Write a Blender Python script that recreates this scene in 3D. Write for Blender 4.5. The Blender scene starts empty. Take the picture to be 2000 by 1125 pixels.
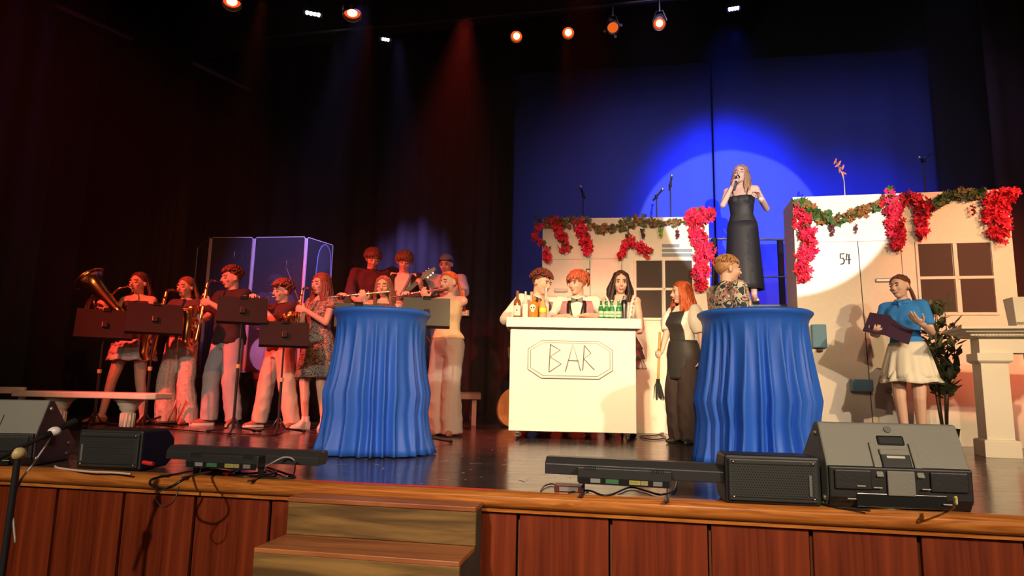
import bpy, bmesh, math, random
from mathutils import Vector, Matrix, noise, Euler
R = math.radians
sc = bpy.context.scene
COL = sc.collection
# ------------------------------------------------------------ camera, world, exposure, lights
CAM_Z, FPX, YH, ROLL = 0.5, 1280.0, 755.0, 0.02
PITCH = math.atan((YH - 562.5) / FPX)
CAM_ROT = (Matrix.Rotation(math.pi / 2 + PITCH, 4, 'X') @ Matrix.Rotation(ROLL, 4, 'Z'))
cd = bpy.data.cameras.new('camera'); cam = bpy.data.objects.new('camera', cd); COL.objects.link(cam)
cd.lens = 36 * FPX / 2000; cd.sensor_width = 36; cd.clip_end = 200
cam.matrix_world = Matrix.Translation((0, 0, CAM_Z)) @ CAM_ROT
sc.camera = cam
w = bpy.data.worlds.new('world'); sc.world = w; w.use_nodes = True
w.node_tree.nodes['Background'].inputs[0].default_value = (0.45, 0.4, 0.6, 1)
w.node_tree.nodes['Background'].inputs[1].default_value = 0.006
sc.view_settings.view_transform = 'Standard'; sc.view_settings.look = 'None'
sc.view_settings.exposure = 0.0; sc.view_settings.gamma = 1.0; sc.view_settings.use_curve_mapping = False
sc.cycles.use_denoising = True
sc.cycles.max_bounces = 6; sc.cycles.diffuse_bounces = 3; sc.cycles.glossy_bounces = 3
sc.cycles.transmission_bounces = 6; sc.cycles.transparent_max_bounces = 10
sc.cycles.caustics_reflective = False; sc.cycles.caustics_refractive = False
sc.cycles.sample_clamp_indirect = 4

def spot(name, loc, target, power, color, angle, blend=0.5, size=0.1):
    l = bpy.data.lights.new(name, 'SPOT'); o = bpy.data.objects.new(name, l); COL.objects.link(o)
    l.energy = power; l.color = color; l.spot_size = R(angle); l.spot_blend = blend; l.shadow_soft_size = size
    o.location = loc
    o.rotation_euler = (Vector(target) - Vector(loc)).to_track_quat('-Z', 'Y').to_euler()
    return o

WARM = (1.0, 0.70, 0.36); RED = (1.0, 0.055, 0.03); ORANGE = (1.0, 0.30, 0.07)
COOL = (0.62, 0.68, 1.0); BLUE = (0.02, 0.06, 1.0); PURPLE = (0.45, 0.35, 1.0)
#LIGHTS_BEGIN
spot('key_bar', (-1.6, -4.5, 4.6), (0.70, 6.6, 0.75), 5200, WARM, 13.5, 0.6)
spot('key_house', (5.5, -4.0, 4.6), (3.75, 6.6, 1.0), 2600, (1.0, 0.66, 0.32), 29, 0.7)
spot('key_house_left', (-2.0, -4.0, 4.8), (2.0, 7.5, 1.5), 3000, (1.0, 0.62, 0.30), 19, 0.8)
spot('follow_spot', (0.6, -9.0, 1.9), (3.13, 8.3, 2.77), 13000, (1.0, 0.95, 0.92), 8.5, 0.03, 0.03)
spot('red_band', (-6.5, 2.0, 5.2), (-2.6, 7.5, 1.0), 5600, RED, 32, 0.7)
spot('orange_band', (2.0, -2.5, 4.8), (-2.2, 7.4, 1.0), 1050, ORANGE, 34, 0.7)
spot('band_white', (-1.5, -4.0, 5.0), (-2.7, 7.4, 0.25), 520, (0.95, 0.9, 0.85), 19, 0.8)
spot('warm_flutes', (0.5, -3.0, 4.6), (-0.65, 6.9, 1.1), 1500, (1.0, 0.55, 0.2), 15, 0.8)
spot('front_wash', (-3.0, -5.0, 4.8), (-1.2, 4.0, 0.0), 2300, (1.0, 0.80, 0.60), 40, 0.9)
spot('front_wash_right', (4.0, -5.0, 4.8), (2.0, 3.6, 0.0), 3300, (1.0, 0.78, 0.55), 40, 0.9)
spot('red_top_bar', (0.6, 6.2, 5.3), (1.0, 7.2, 1.4), 650, RED, 30, 0.8)
spot('red_house_right', (7.6, 0.5, 5.0), (5.5, 6.6, 1.9), 3600, (1.0, 0.20, 0.09), 26, 0.8)
spot('red_floor', (-0.66, 7.9, 5.25), (-0.9, 6.3, 0.0), 1900, RED, 34, 0.9)
spot('blue_back', (2.75, 7.9, 5.2), (3.4, 10.1, 3.2), 2100, BLUE, 66, 1.0, 0.3)
spot('blue_back_right', (5.0, 7.7, 5.0), (5.0, 9.7, 1.9), 600, BLUE, 75, 1.0, 0.3)
spot('blue_flood', (1.6, 7.0, 5.0), (2.4, 10.3, 2.6), 180, (0.70, 0.52, 1.0), 100, 1.0, 0.5)
spot('blue_flood_right', (4.6, 6.3, 4.7), (4.9, 9.6, 3.2), 130, (0.55, 0.42, 1.0), 100, 1.0, 0.5)
spot('purple_drape', (-1.9, 9.8, 6.0), (-2.0, 12.5, 2.7), 1300, PURPLE, 27, 1.0)
spot('cool_drums', (-1.8, 7.2, 5.0), (-3.5, 9.8, 1.8), 1300, PURPLE, 27, 0.8)
spot('beam_left', (-3.0, 7.15, 5.05), (-3.05, 6.6, 0.0), 420, (1.0, 0.12, 0.04), 22, 0.9, 0.05)
spot('beam_centre', (-1.78, 7.35, 4.85), (-1.9, 6.7, 0.0), 420, (1.0, 0.12, 0.04), 22, 0.9, 0.05)
spot('beam_bar', (0.68, 8.4, 5.4), (0.66, 7.8, 0.0), 420, (1.0, 0.12, 0.04), 17, 0.9, 0.05)
spot('beam_white', (-2.3, 7.8, 5.0), (-2.3, 7.9, 0.0), 160, COOL, 22, 0.9, 0.05)
spot('house_spill', (0.0, -6.0, 3.2), (0.0, 3.2, -0.4), 340, (1.0, 0.68, 0.45), 75, 1.0, 0.5)
spot('fill_presenter', (-1.0, -4.0, 4.4), (4.7, 6.4, 1.2), 1500, (1.0, 0.68, 0.42), 15, 0.8)
#LIGHTS_END

def pix(px, py):
    return CAM_ROT.to_3x3() @ Vector(((px - 1000) / FPX, -(py - 562.5) / FPX, -1.0))
def at(px, py, Y):
    d = pix(px, py); return Vector((0, 0, CAM_Z)) + d * (Y / d.y)
def ground(px, py, z=0.0):
    d = pix(px, py); return Vector((0, 0, CAM_Z)) + d * ((z - CAM_Z) / d.z)
def below(px, py, Y, z=0.0):
    p = at(px, py, Y); return Vector((p.x, p.y, z))
A0 = R(10.5)
E = Vector((math.cos(A0), -math.sin(A0), 0)); N = Vector((math.sin(A0), math.cos(A0), 0))
O = ground(1000, 963)
def S(s, t, z=0.0): return O + E * s + N * t + Vector((0, 0, z))
def s_of(px, py, t=0.0):
    d = pix(px, py); c = Vector((0, 0, CAM_Z)); k = (O + N * t - c).dot(N) / d.dot(N); p = c + d * k
    return (p - O).dot(E), p.z
def t_of(p): return (Vector(p) - O).dot(N)
SROT = Matrix.Rotation(-A0, 4, 'Z')

# ------------------------------------------------------------ materials
MATS = {}
def mat(name, col, rough=0.6, metal=0.0, bump=0.0, scale=40.0, var=0.0, emit=None, estr=0.0, coat=0.0, alpha=1.0, spec=0.5, trans=0.0):
    if name in MATS: return MATS[name]
    m = bpy.data.materials.new(name); m.use_nodes = True; MATS[name] = m
    nt = m.node_tree; b = nt.nodes['Principled BSDF']
    c = (col[0], col[1], col[2], 1)
    b.inputs['Base Color'].default_value = c; b.inputs['Roughness'].default_value = rough
    b.inputs['Metallic'].default_value = metal; b.inputs['Coat Weight'].default_value = coat
    b.inputs['Specular IOR Level'].default_value = spec
    b.inputs['Alpha'].default_value = alpha; b.inputs['Transmission Weight'].default_value = trans
    if emit: b.inputs['Emission Color'].default_value = (*emit, 1); b.inputs['Emission Strength'].default_value = estr
    if bump or var:
        tc = nt.nodes.new('ShaderNodeTexCoord'); n = nt.nodes.new('ShaderNodeTexNoise'); n.inputs['Scale'].default_value = scale
        n.inputs['Detail'].default_value = 4
        nt.links.new(tc.outputs['Object'], n.inputs['Vector'])
        if bump:
            bp = nt.nodes.new('ShaderNodeBump'); bp.inputs['Strength'].default_value = bump; bp.inputs['Distance'].default_value = 0.01
            nt.links.new(n.outputs['Fac'], bp.inputs['Height']); nt.links.new(bp.outputs['Normal'], b.inputs['Normal'])
        if var:
            r = nt.nodes.new('ShaderNodeValToRGB'); r.color_ramp.elements[0].position = 0.3; r.color_ramp.elements[1].position = 0.7
            r.color_ramp.elements[0].color = tuple(x * (1 - var) for x in col) + (1,)
            r.color_ramp.elements[1].color = tuple(min(1, x * (1 + var)) for x in col) + (1,)
            nt.links.new(n.outputs['Fac'], r.inputs['Fac']); nt.links.new(r.outputs['Color'], b.inputs['Base Color'])
    return m
def wood(name, c1, c2, scale=(1, 1, 0.06), freq=30, rough=0.35, dist=3.0, detail=6):
    if name in MATS: return MATS[name]
    m = bpy.data.materials.new(name); m.use_nodes = True; MATS[name] = m; nt = m.node_tree; b = nt.nodes['Principled BSDF']
    tc = nt.nodes.new('ShaderNodeTexCoord'); mp = nt.nodes.new('ShaderNodeMapping'); mp.inputs['Scale'].default_value = scale
    n = nt.nodes.new('ShaderNodeTexNoise'); n.inputs['Scale'].default_value = freq; n.inputs['Detail'].default_value = detail
    n.inputs['Distortion'].default_value = dist
    r = nt.nodes.new('ShaderNodeValToRGB'); r.color_ramp.elements[0].position = 0.35; r.color_ramp.elements[1].position = 0.68
    r.color_ramp.elements[0].color = (*c1, 1); r.color_ramp.elements[1].color = (*c2, 1)
    nt.links.new(tc.outputs['Object'], mp.inputs['Vector']); nt.links.new(mp.outputs['Vector'], n.inputs['Vector'])
    nt.links.new(n.outputs['Fac'], r.inputs['Fac']); nt.links.new(r.outputs['Color'], b.inputs['Base Color'])
    b.inputs['Roughness'].default_value = rough
    return m
def pattern(name, ramp, scale=60, rough=0.8, kind='VORONOI', stops=None, stretch=(1, 1, 1)):
    if name in MATS: return MATS[name]
    m = bpy.data.materials.new(name); m.use_nodes = True; MATS[name] = m; nt = m.node_tree; b = nt.nodes['Principled BSDF']
    tc = nt.nodes.new('ShaderNodeTexCoord'); mp = nt.nodes.new('ShaderNodeMapping'); mp.inputs['Scale'].default_value = stretch
    n = nt.nodes.new('ShaderNodeTexNoise'); n.inputs['Scale'].default_value = scale; n.inputs['Detail'].default_value = 2
    n.inputs['Distortion'].default_value = 1.5
    r = nt.nodes.new('ShaderNodeValToRGB'); r.color_ramp.interpolation = 'CONSTANT'
    stops = stops or [i / len(ramp) for i in range(len(ramp))]
    while len(r.color_ramp.elements) < len(ramp): r.color_ramp.elements.new(0.5)
    for el, s, c in zip(r.color_ramp.elements, stops, ramp): el.position = s; el.color = (*c, 1)
    nt.links.new(tc.outputs['Object'], mp.inputs['Vector']); nt.links.new(mp.outputs['Vector'], n.inputs['Vector'])
    nt.links.new(n.outputs['Fac'], r.inputs['Fac']); nt.links.new(r.outputs['Color'], b.inputs['Base Color'])
    b.inputs['Roughness'].default_value = rough
    return m

# ------------------------------------------------------------ mesh builder
class MB:
    def __init__(self, M=None): self.v = []; self.f = []; self.M = M or Matrix()
    def add(self, vs, fs, M=None):
        T = self.M @ M if M is not None else self.M
        b = len(self.v); self.v += [T @ Vector(p) for p in vs]; self.f += [tuple(b + i for i in f) for f in fs]; return self
    def box(self, c, s, M=None, taper=1.0):
        x, y, z = s[0] / 2, s[1] / 2, s[2] / 2; t = taper
        vs = [(-x, -y, -z), (x, -y, -z), (x, y, -z), (-x, y, -z), (-x * t, -y * t, z), (x * t, -y * t, z), (x * t, y * t, z), (-x * t, y * t, z)]
        T = Matrix.Translation(c) if M is None else Matrix.Translation(c) @ M
        return self.add(vs, [(3, 2, 1, 0), (4, 5, 6, 7), (0, 1, 5, 4), (1, 2, 6, 5), (2, 3, 7, 6), (3, 0, 4, 7)], T)
    def prism(self, poly, a, b, axis='X', M=None):
        n = len(poly); vs = []
        for k in (a, b):
            for p in poly:
                vs.append((k, p[0], p[1]) if axis == 'X' else (p[0], k, p[1]) if axis == 'Y' else (p[0], p[1], k))
        fs = [tuple(range(n - 1, -1, -1)), tuple(range(n, 2 * n))] + [(i, (i + 1) % n, n + (i + 1) % n, n + i) for i in range(n)]
        return self.add(vs, fs, M)
    def tube(self, pts, rad, n=8, caps=True, M=None, closed=False):
        pts = [Vector(p) for p in pts]; k = len(pts)
        if not hasattr(rad, '__len__'): rad = [rad] * k
        vs = []; prev = None
        for i, p in enumerate(pts):
            if closed: t = pts[(i + 1) % k] - pts[i - 1]
            else: t = pts[min(i + 1, k - 1)] - pts[max(i - 1, 0)]
            if t.length < 1e-9: t = Vector((0, 0, 1))
            t.normalize()
            if prev is None:
                u = t.orthogonal().normalized()
            else:
                u = (prev - t * prev.dot(t))
                u = u.normalized() if u.length > 1e-6 else t.orthogonal().normalized()
            prev = u; w_ = t.cross(u)
            for j in range(n):
                a = 2 * math.pi * j / n; vs.append(p + (u * math.cos(a) + w_ * math.sin(a)) * rad[i])
        fs = []
        for i in range(k if closed else k - 1):
            i2 = (i + 1) % k
            for j in range(n): fs.append((i * n + j, i * n + (j + 1) % n, i2 * n + (j + 1) % n, i2 * n + j))
        if caps and not closed: fs += [tuple(range(n - 1, -1, -1)), tuple(range((k - 1) * n, k * n))]
        return self.add(vs, fs, M)
    def ell(self, c, r, M=None, n=12, m=8):
        if not hasattr(r, '__len__'): r = (r, r, r)
        vs = [(0, 0, -r[2])]; fs = []
        for i in range(1, m):
            a = math.pi * i / m
            for j in range(n):
                b = 2 * math.pi * j / n; vs.append((r[0] * math.sin(a) * math.cos(b), r[1] * math.sin(a) * math.sin(b), -r[2] * math.cos(a)))
        vs.append((0, 0, r[2])); L = len(vs) - 1
        for j in range(n):
            fs.append((0, 1 + (j + 1) % n, 1 + j)); fs.append((L, L - n + j, L - n + (j + 1) % n))
            for i in range(m - 2): fs.append((1 + i * n + j, 1 + i * n + (j + 1) % n, 1 + (i + 1) * n + (j + 1) % n, 1 + (i + 1) * n + j))
        T = Matrix.Translation(c) if M is None else Matrix.Translation(c) @ M
        return self.add(vs, fs, T)
    def capsule(self, a, b, ra, rb, n=10):
        a, b = Vector(a), Vector(b); d = b - a; L = d.length
        if L < 1e-6: return self.ell(a, ra, n=n)
        u = d / L
        pts = []; rr = []
        for q in (80, 50, 20): pts.append(a - u * ra * math.sin(R(q))); rr.append(ra * math.cos(R(q)))
        for q in (0.0, 0.5, 1.0): pts.append(a + d * q); rr.append(ra + (rb - ra) * q)
        for q in (20, 50, 80): pts.append(b + u * rb * math.sin(R(q))); rr.append(rb * math.cos(R(q)))
        return self.tube(pts, rr, n)
    def lathe(self, prof, n=20, M=None, caps=True):
        vs = []; fs = []; k = len(prof)
        for r, z in prof:
            for j in range(n): a = 2 * math.pi * j / n; vs.append((r * math.cos(a), r * math.sin(a), z))
        for i in range(k - 1):
            for j in range(n): fs.append((i * n + j, i * n + (j + 1) % n, (i + 1) * n + (j + 1) % n, (i + 1) * n + j))
        if caps: fs += [tuple(range(n - 1, -1, -1)), tuple(range((k - 1) * n, k * n))]
        return self.add(vs, fs, M)
    def loft(self, rings, caps=True, M=None, closed=True):
        n = len(rings[0]); vs = [p for r_ in rings for p in r_]; fs = []
        for i in range(len(rings) - 1):
            for j in range(n if closed else n - 1): fs.append((i * n + j, i * n + (j + 1) % n, (i + 1) * n + (j + 1) % n, (i + 1) * n + j))
        if caps: fs += [tuple(range(n - 1, -1, -1)), tuple(range((len(rings) - 1) * n, len(rings) * n))]
        return self.add(vs, fs, M)
    def mesh(self, name):
        me = bpy.data.meshes.new(name); me.from_pydata([tuple(p) for p in self.v], [], self.f); me.update(); return me
    def build(self, name, m, parent=None, smooth=False, bevel=0.0, solid=0.0, M=None, label=None, kind=None, remesh=0.0, fix=True):
        me = self.mesh(name)
        if fix:
            bm = bmesh.new(); bm.from_mesh(me); bmesh.ops.recalc_face_normals(bm, faces=bm.faces); bm.to_mesh(me); bm.free()
        o = bpy.data.objects.new(name, me); COL.objects.link(o); o.data.materials.append(m)
        if parent: o.parent = parent
        if M is not None: o.matrix_local = M
        if smooth:
            me.shade_smooth()
            if smooth is not True: me.set_sharp_from_angle(angle=R(smooth))
        if solid: s_ = o.modifiers.new('s', 'SOLIDIFY'); s_.thickness = solid; s_.offset = 0
        if bevel: b_ = o.modifiers.new('b', 'BEVEL'); b_.width = bevel; b_.segments = 2; b_.limit_method = 'ANGLE'; b_.angle_limit = R(40)
        if label: o['label'] = label
        if kind: o['kind'] = kind
        return o
def thing(name, label, cat, M=None, group=None):
    o = bpy.data.objects.new(name, None); COL.objects.link(o); o.empty_display_size = 0.1
    if M is not None: o.matrix_world = M if isinstance(M, Matrix) else Matrix.Translation(M)
    o['label'] = label; o['category'] = cat
    if group: o['group'] = group
    return o
def tag(o, label, cat, group=None):
    o['label'] = label; o['category'] = cat
    if group: o['group'] = group
    return o
def copy_tree(o, M=None, label=None, parent=None):
    c = o.copy(); COL.objects.link(c)
    if parent: c.parent = parent
    if M is not None: c.matrix_world = M
    if label: c['label'] = label
    for ch in list(o.children):
        if not ch.get('_x'): copy_tree(ch, None, None, c)
    return c
def struct(o): o['kind'] = 'structure'; return o
def place(loc, yaw=0.0, tilt=0.0, roll=0.0, k=1.0):
    return Matrix.Translation(loc) @ Matrix.Rotation(yaw, 4, 'Z') @ Matrix.Rotation(tilt, 4, 'X') @ Matrix.Rotation(roll, 4, 'Y') @ Matrix.Scale(k, 4)
def bez(pts, n=8):
    pts = [Vector(p) for p in pts]; out = []
    for i in range(len(pts) - 1):
        p0 = pts[max(i - 1, 0)]; p1 = pts[i]; p2 = pts[i + 1]; p3 = pts[min(i + 2, len(pts) - 1)]
        for k in range(n):
            t = k / n; out.append(0.5 * ((2 * p1) + (-p0 + p2) * t + (2 * p0 - 5 * p1 + 4 * p2 - p3) * t * t + (-p0 + 3 * p1 - 3 * p2 + p3) * t ** 3))
    out.append(pts[-1]); return out
def remeshed(mb, name, m, parent, voxel, smooth_it=2, disp=0.0, dscale=6.0, M=None, push=None):
    """fuse closed pieces into one continuous surface"""
    me = mb.mesh(name); bm = bmesh.new(); bm.from_mesh(me); bmesh.ops.recalc_face_normals(bm, faces=bm.faces); bm.to_mesh(me); bm.free()
    o = bpy.data.objects.new(name, me); COL.objects.link(o)
    md = o.modifiers.new('r', 'REMESH'); md.mode = 'VOXEL'; md.voxel_size = voxel; md.use_smooth_shade = True
    if smooth_it: sm = o.modifiers.new('s', 'SMOOTH'); sm.iterations = smooth_it; sm.factor = 0.5
    dg = bpy.context.evaluated_depsgraph_get(); dg.update()
    nm = bpy.data.meshes.new_from_object(o.evaluated_get(dg)); o.modifiers.clear(); o.data = nm; bpy.data.meshes.remove(me)
    nm.name = name
    if disp:
        ns = [v.normal.copy() for v in nm.vertices]
        for v, n_ in zip(nm.vertices, ns):
            p = v.co; q = noise.noise((p.x * dscale * 1.4, p.y * dscale * 1.4, p.z * dscale * 0.8))
            q2 = noise.noise((p.x * dscale * 3 + 7, p.y * dscale * 3, p.z * dscale * 2.2))
            v.co = p + n_ * (disp * (1 - abs(q) * 3) + disp * 0.5 * q2)
    nm.shade_smooth(); nm.materials.clear(); nm.materials.append(m)
    if parent: o.parent = parent
    if M is not None: o.matrix_local = M
    return o
def text_mesh(txt, size, name, m, parent, M, ext=0.002):
    cu = bpy.data.curves.new(name, 'FONT'); cu.body = txt; cu.size = size; cu.extrude = ext; cu.align_x = 'CENTER'; cu.align_y = 'CENTER'; cu.resolution_u = 2
    t = bpy.data.objects.new(name, cu); COL.objects.link(t)
    dg = bpy.context.evaluated_depsgraph_get(); dg.update()
    me = bpy.data.meshes.new_from_object(t.evaluated_get(dg)); bpy.data.objects.remove(t)
    o = bpy.data.objects.new(name, me); COL.objects.link(o); me.materials.clear(); me.materials.append(m)
    if parent: o.parent = parent
    o.matrix_local = M
    return o
UPR = Matrix.Rotation(math.pi / 2, 4, 'X')   # lays an XY drawing upright facing -Y
def strokes(lines, r, name, m, parent, M=None, n=5):
    mb = MB()
    for ln in lines: mb.tube(ln, r, n)
    return mb.build(name, m, parent, smooth=True, M=M)
# ------------------------------------------------------------ structure
def floor_mat():
    m = mat('stage_floor', (0.05, 0.035, 0.032), 0.3); nt = m.node_tree; b = nt.nodes['Principled BSDF']
    tc = nt.nodes.new('ShaderNodeTexCoord')
    mp = nt.nodes.new('ShaderNodeMapping'); mp.inputs['Scale'].default_value = (1.0, 5.0, 1); mp.inputs['Rotation'].default_value = (0, 0, A0)
    n = nt.nodes.new('ShaderNodeTexNoise'); n.inputs['Scale'].default_value = 3.0; n.inputs['Detail'].default_value = 9; n.inputs['Roughness'].default_value = 0.7
    nt.links.new(tc.outputs['Object'], mp.inputs['Vector']); nt.links.new(mp.outputs['Vector'], n.inputs['Vector'])
    r = nt.nodes.new('ShaderNodeMapRange'); r.inputs['From Min'].default_value = 0.3; r.inputs['From Max'].default_value = 0.7
    r.inputs['To Min'].default_value = 0.09; r.inputs['To Max'].default_value = 0.25
    nt.links.new(n.outputs['Fac'], r.inputs['Value']); nt.links.new(r.outputs['Result'], b.inputs['Roughness'])
    c = nt.nodes.new('ShaderNodeValToRGB'); c.color_ramp.elements[0].position = 0.3; c.color_ramp.elements[1].position = 0.75
    c.color_ramp.elements[0].color = (0.045, 0.03, 0.03, 1); c.color_ramp.elements[1].color = (0.11, 0.08, 0.078, 1)
    nt.links.new(n.outputs['Fac'], c.inputs['Fac']); nt.links.new(c.outputs['Color'], b.inputs['Base Color'])
    # long thin scratches
    mp2 = nt.nodes.new('ShaderNodeMapping'); mp2.inputs['Scale'].default_value = (2, 40, 1); mp2.inputs['Rotation'].default_value = (0, 0, 0.6)
    n2 = nt.nodes.new('ShaderNodeTexNoise'); n2.inputs['Scale'].default_value = 4; n2.inputs['Detail'].default_value = 3
    nt.links.new(tc.outputs['Object'], mp2.inputs['Vector']); nt.links.new(mp2.outputs['Vector'], n2.inputs['Vector'])
    bp = nt.nodes.new('ShaderNodeBump'); bp.inputs['Strength'].default_value = 0.12; bp.inputs['Distance'].default_value = 0.004
    nt.links.new(n2.outputs['Fac'], bp.inputs['Height']); nt.links.new(bp.outputs['Normal'], b.inputs['Normal'])
    return m
M_white = mat('white_paint', (0.80, 0.74, 0.66), 0.6, bump=0.08, scale=18, var=0.03)
M_black = mat('black_cloth', (0.011, 0.010, 0.012), 0.95, bump=0.3, scale=60)
M_blackm = mat('black_metal', (0.02, 0.02, 0.022), 0.35)
M_matte = mat('black_matte', (0.014, 0.014, 0.014), 0.7, spec=.25)
M_chrome = mat('chrome', (0.75, 0.75, 0.78), 0.18, 1.0)
M_steel = mat('steel', (0.45, 0.44, 0.42), 0.4, 0.8)
M_pane = mat('window_black', (0.045, 0.03, 0.025), 0.75)
M_darkline = mat('dark_line', (0.05, 0.04, 0.035), 0.8)
M_slate = mat('slate_blue', (0.22, 0.27, 0.33), 0.6)

fl = MB().add([S(-12, 0.02), S(9, 0.02), S(9, 12.5), S(-12, 12.5)], [(0, 1, 2, 3)]).add([S(-12, 0.02, -.05), S(9, 0.02, -.05), S(9, 12.5, -.05), S(-12, 12.5, -.05)], [(3, 2, 1, 0)])
fo = struct(fl.build('floor', floor_mat(), fix=False)); fo['label'] = 'dark glossy scuffed stage floor'
struct(MB().box((0, 0, -1.1), (22, 14, 0.1), None).build('floor_auditorium', mat('auditorium_floor', (0.03, 0.02, 0.02), 0.9)))
# stage lip: rounded hardwood nosing
prof = [(0.04, -.09), (0.0, -.09), (0.0, -.07), (-.012, -.068), (-.028, -.055), (-.034, -.035), (-.028, -.014), (-.012, -.002), (0.0, 0.004), (0.075, 0.004), (0.075, -.03), (0.04, -.03)]
M_nose = wood('nosing_wood', (0.34, 0.10, 0.018), (0.60, 0.22, 0.045), (0.06, 1, 1), 26, 0.22)
o = MB().prism(prof, -9, 8, 'X').build('trim_1', M_nose, smooth=35, M=Matrix.Translation(O) @ SROT); struct(o); o['label'] = 'orange-brown varnished wooden lip along the stage edge'
# fascia of upright veneer panels
fas = thing('stage_front', 'red-brown veneered panels below the stage lip', 'panelling', Matrix.Translation(O) @ SROT); del fas['category']; struct(fas)
M_veneer = wood('veneer', (0.10, 0.012, 0.003), (0.24, 0.04, 0.010), (1, 1, 0.045), 17, 0.38, 1.2, 4)
M_edge = mat('panel_edge', (0.30, 0.10, 0.035), 0.45)
FT = 0.035
jt = [(-170, 935), (-50, 940), (118, 945), (247, 951), (386, 957), (532, 965), (690, 970), (850, 975), (1013, 982), (1192, 992), (1384, 1002), (1581, 1013), (1791, 1022), (1997, 1032), (2210, 1040)]
js = [s_of(x, y, FT)[0] for x, y in jt]
MB().box((0, FT + 0.06, -0.6), (18, 0.04, 1.0)).build('backing', mat('panel_shadow_gap', (0.02, 0.008, 0.005), 0.8), fas)
for a, b in zip(js[:-1], js[1:]):
    wd = b - a - 0.018
    MB().box((0, 0, 0), (wd, 0.022, 0.93)).build('panel', M_veneer, fas, bevel=0.002, M=Matrix.Translation(((a + b) / 2, FT, -0.115 - 0.465 + 0.02)))
    MB().box((b + 0.004, FT + 0.028, -0.58), (0.010, 0.03, 0.9)).build('joint_strip', M_edge, fas)
# red tape
s0, _ = s_of(603, 940); s1, _ = s_of(958, 957)
tag(MB().box(((s0 + s1) / 2, 0.035, 0.007), (s1 - s0, 0.018, 0.003)).build('tape_strip', mat('red_tape', (0.75, 0.03, 0.03), 0.5), M=Matrix.Translation(O) @ SROT), 'straight strip of bright red tape on the stage lip above the wooden steps', 'tape')

# drapes -------------------------------------------------------
def drape(name, path, z0, z1, amp, wl, m, seed=1, rows=5, hem=0.0, topf=1.0, step=0.035):
    rnd = random.Random(seed); pts = []; acc = 0
    P = [Vector((p[0], p[1], 0)) for p in path]
    tot = sum((P[i + 1] - P[i]).length for i in range(len(P) - 1)); n = max(8, int(tot / step)); out = []
    ph = rnd.random() * 6
    for i in range(n + 1):
        d = tot * i / n; q = d
        for k in range(len(P) - 1):
            L = (P[k + 1] - P[k]).length
            if q <= L or k == len(P) - 2: break
            q -= L
        u = (P[k + 1] - P[k]).normalized(); c = P[k] + u * q; nn = Vector((-u.y, u.x, 0))
        wv = math.sin(d / wl * 6.283 + ph + 1.3 * math.sin(d * 1.7 + ph)); wv = math.copysign(abs(wv) ** 0.7, wv)
        out.append((c, nn, wv * (0.7 + 0.5 * noise.noise(Vector((d * 0.7, seed, 0)))), d))
    rings = []
    za = z0 if hasattr(z0, '__len__') else (z0, z0); zb = z1 if hasattr(z1, '__len__') else (z1, z1)
    for r_ in range(rows):
        f = r_ / (rows - 1); row = []
        for c, nn, a, d in out:
            e = d / tot; zz0 = za[0] + (za[1] - za[0]) * e; zz1 = zb[0] + (zb[1] - zb[0]) * e
            sh = 0.03 * noise.noise(Vector((d * 1.1, f * 2.5, seed)))
            p = c + nn * (amp * a * (1 - 0.35 * f * topf) + sh); row.append(Vector((p.x, p.y, zz0 + (zz1 - zz0) * f)))
        rings.append(row)
    return MB().loft(rings, caps=False, closed=False).build(name, m, smooth=True, solid=0.006, fix=False)
M_blue = mat('blue_curtain', (0.045, 0.075, 0.32), 0.85, bump=0.15, scale=90)
M_leg = mat('leg_drape', (0.030, 0.026, 0.030), 0.9, bump=0.2, scale=60)
M_maroon = mat('maroon_drape', (0.022, 0.009, 0.010), 0.9, bump=0.2, scale=60)
def fl_(px, Y): p = at(px, 500, Y); return (p.x, p.y)
pL = at(996, 145, 10.6); pM = at(1391, 122, 10.05); pR = at(1850, 95, 9.45)
xL, xM, xR = at(1000, 450, 10.6), at(1396, 440, 10.05), at(1858, 370, 9.45)
def tagd(o, lab, cat='curtain', g=None): return tag(o, lab, cat, g)
tagd(drape('blue_curtain', [(xL.x, 10.6), (xM.x - 0.01, 10.05)], 0.02, (pL.z, pM.z), 0.03, 0.85, M_blue, 3, 6), 'left half of the smooth blue backdrop curtain, left of the seam behind the singer')
tagd(drape('blue_curtain', [(xM.x + 0.01, 10.02), (xR.x, 9.45)], 0.02, (pM.z, pR.z), 0.035, 0.7, M_blue, 8, 6), 'right half of the smooth blue backdrop curtain, behind the white flat numbered 54')
tagd(drape('black_backdrop', [fl_(300, 13.4), fl_(1060, 12.4)], 0.01, 8.2, 0.11, 0.52, mat('backdrop_black', (0.05, 0.045, 0.07), 0.85), 5, 7, step=0.025), 'wide black pleated backdrop behind the band and keyboard player')
tagd(drape('side_drape', [fl_(905, 11.6), fl_(1012, 11.3)], 0.01, 8.2, 0.07, 0.33, M_leg, 15, 5), 'narrow black drape just left of the blue backdrop curtain')
tagd(drape('side_drape', [fl_(262, 10.6), fl_(352, 9.3)], 0.01, 8.0, 0.07, 0.3, M_maroon, 6, 5), 'reddish-lit dark drape left of the clear drum shield')
tagd(drape('side_drape', [fl_(95, 9.4), fl_(285, 9.9)], 0.01, 8.0, 0.08, 0.36, M_black, 7, 5), 'black drape hanging behind the euphonium player')
tagd(drape('side_drape', [fl_(40, 8.0), fl_(150, 8.6)], 0.01, 8.0, 0.07, 0.4, M_maroon, 9, 5), 'dark brown side drape, second from the left edge')
tagd(drape('side_drape', [fl_(-160, 6.2), fl_(72, 7.0)], 0.01, 8.0, 0.07, 0.3, mat('teal_drape', (0.010, 0.020, 0.026), 0.9), 10, 5), 'bluish-grey side drape at the left edge of the photo')
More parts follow.
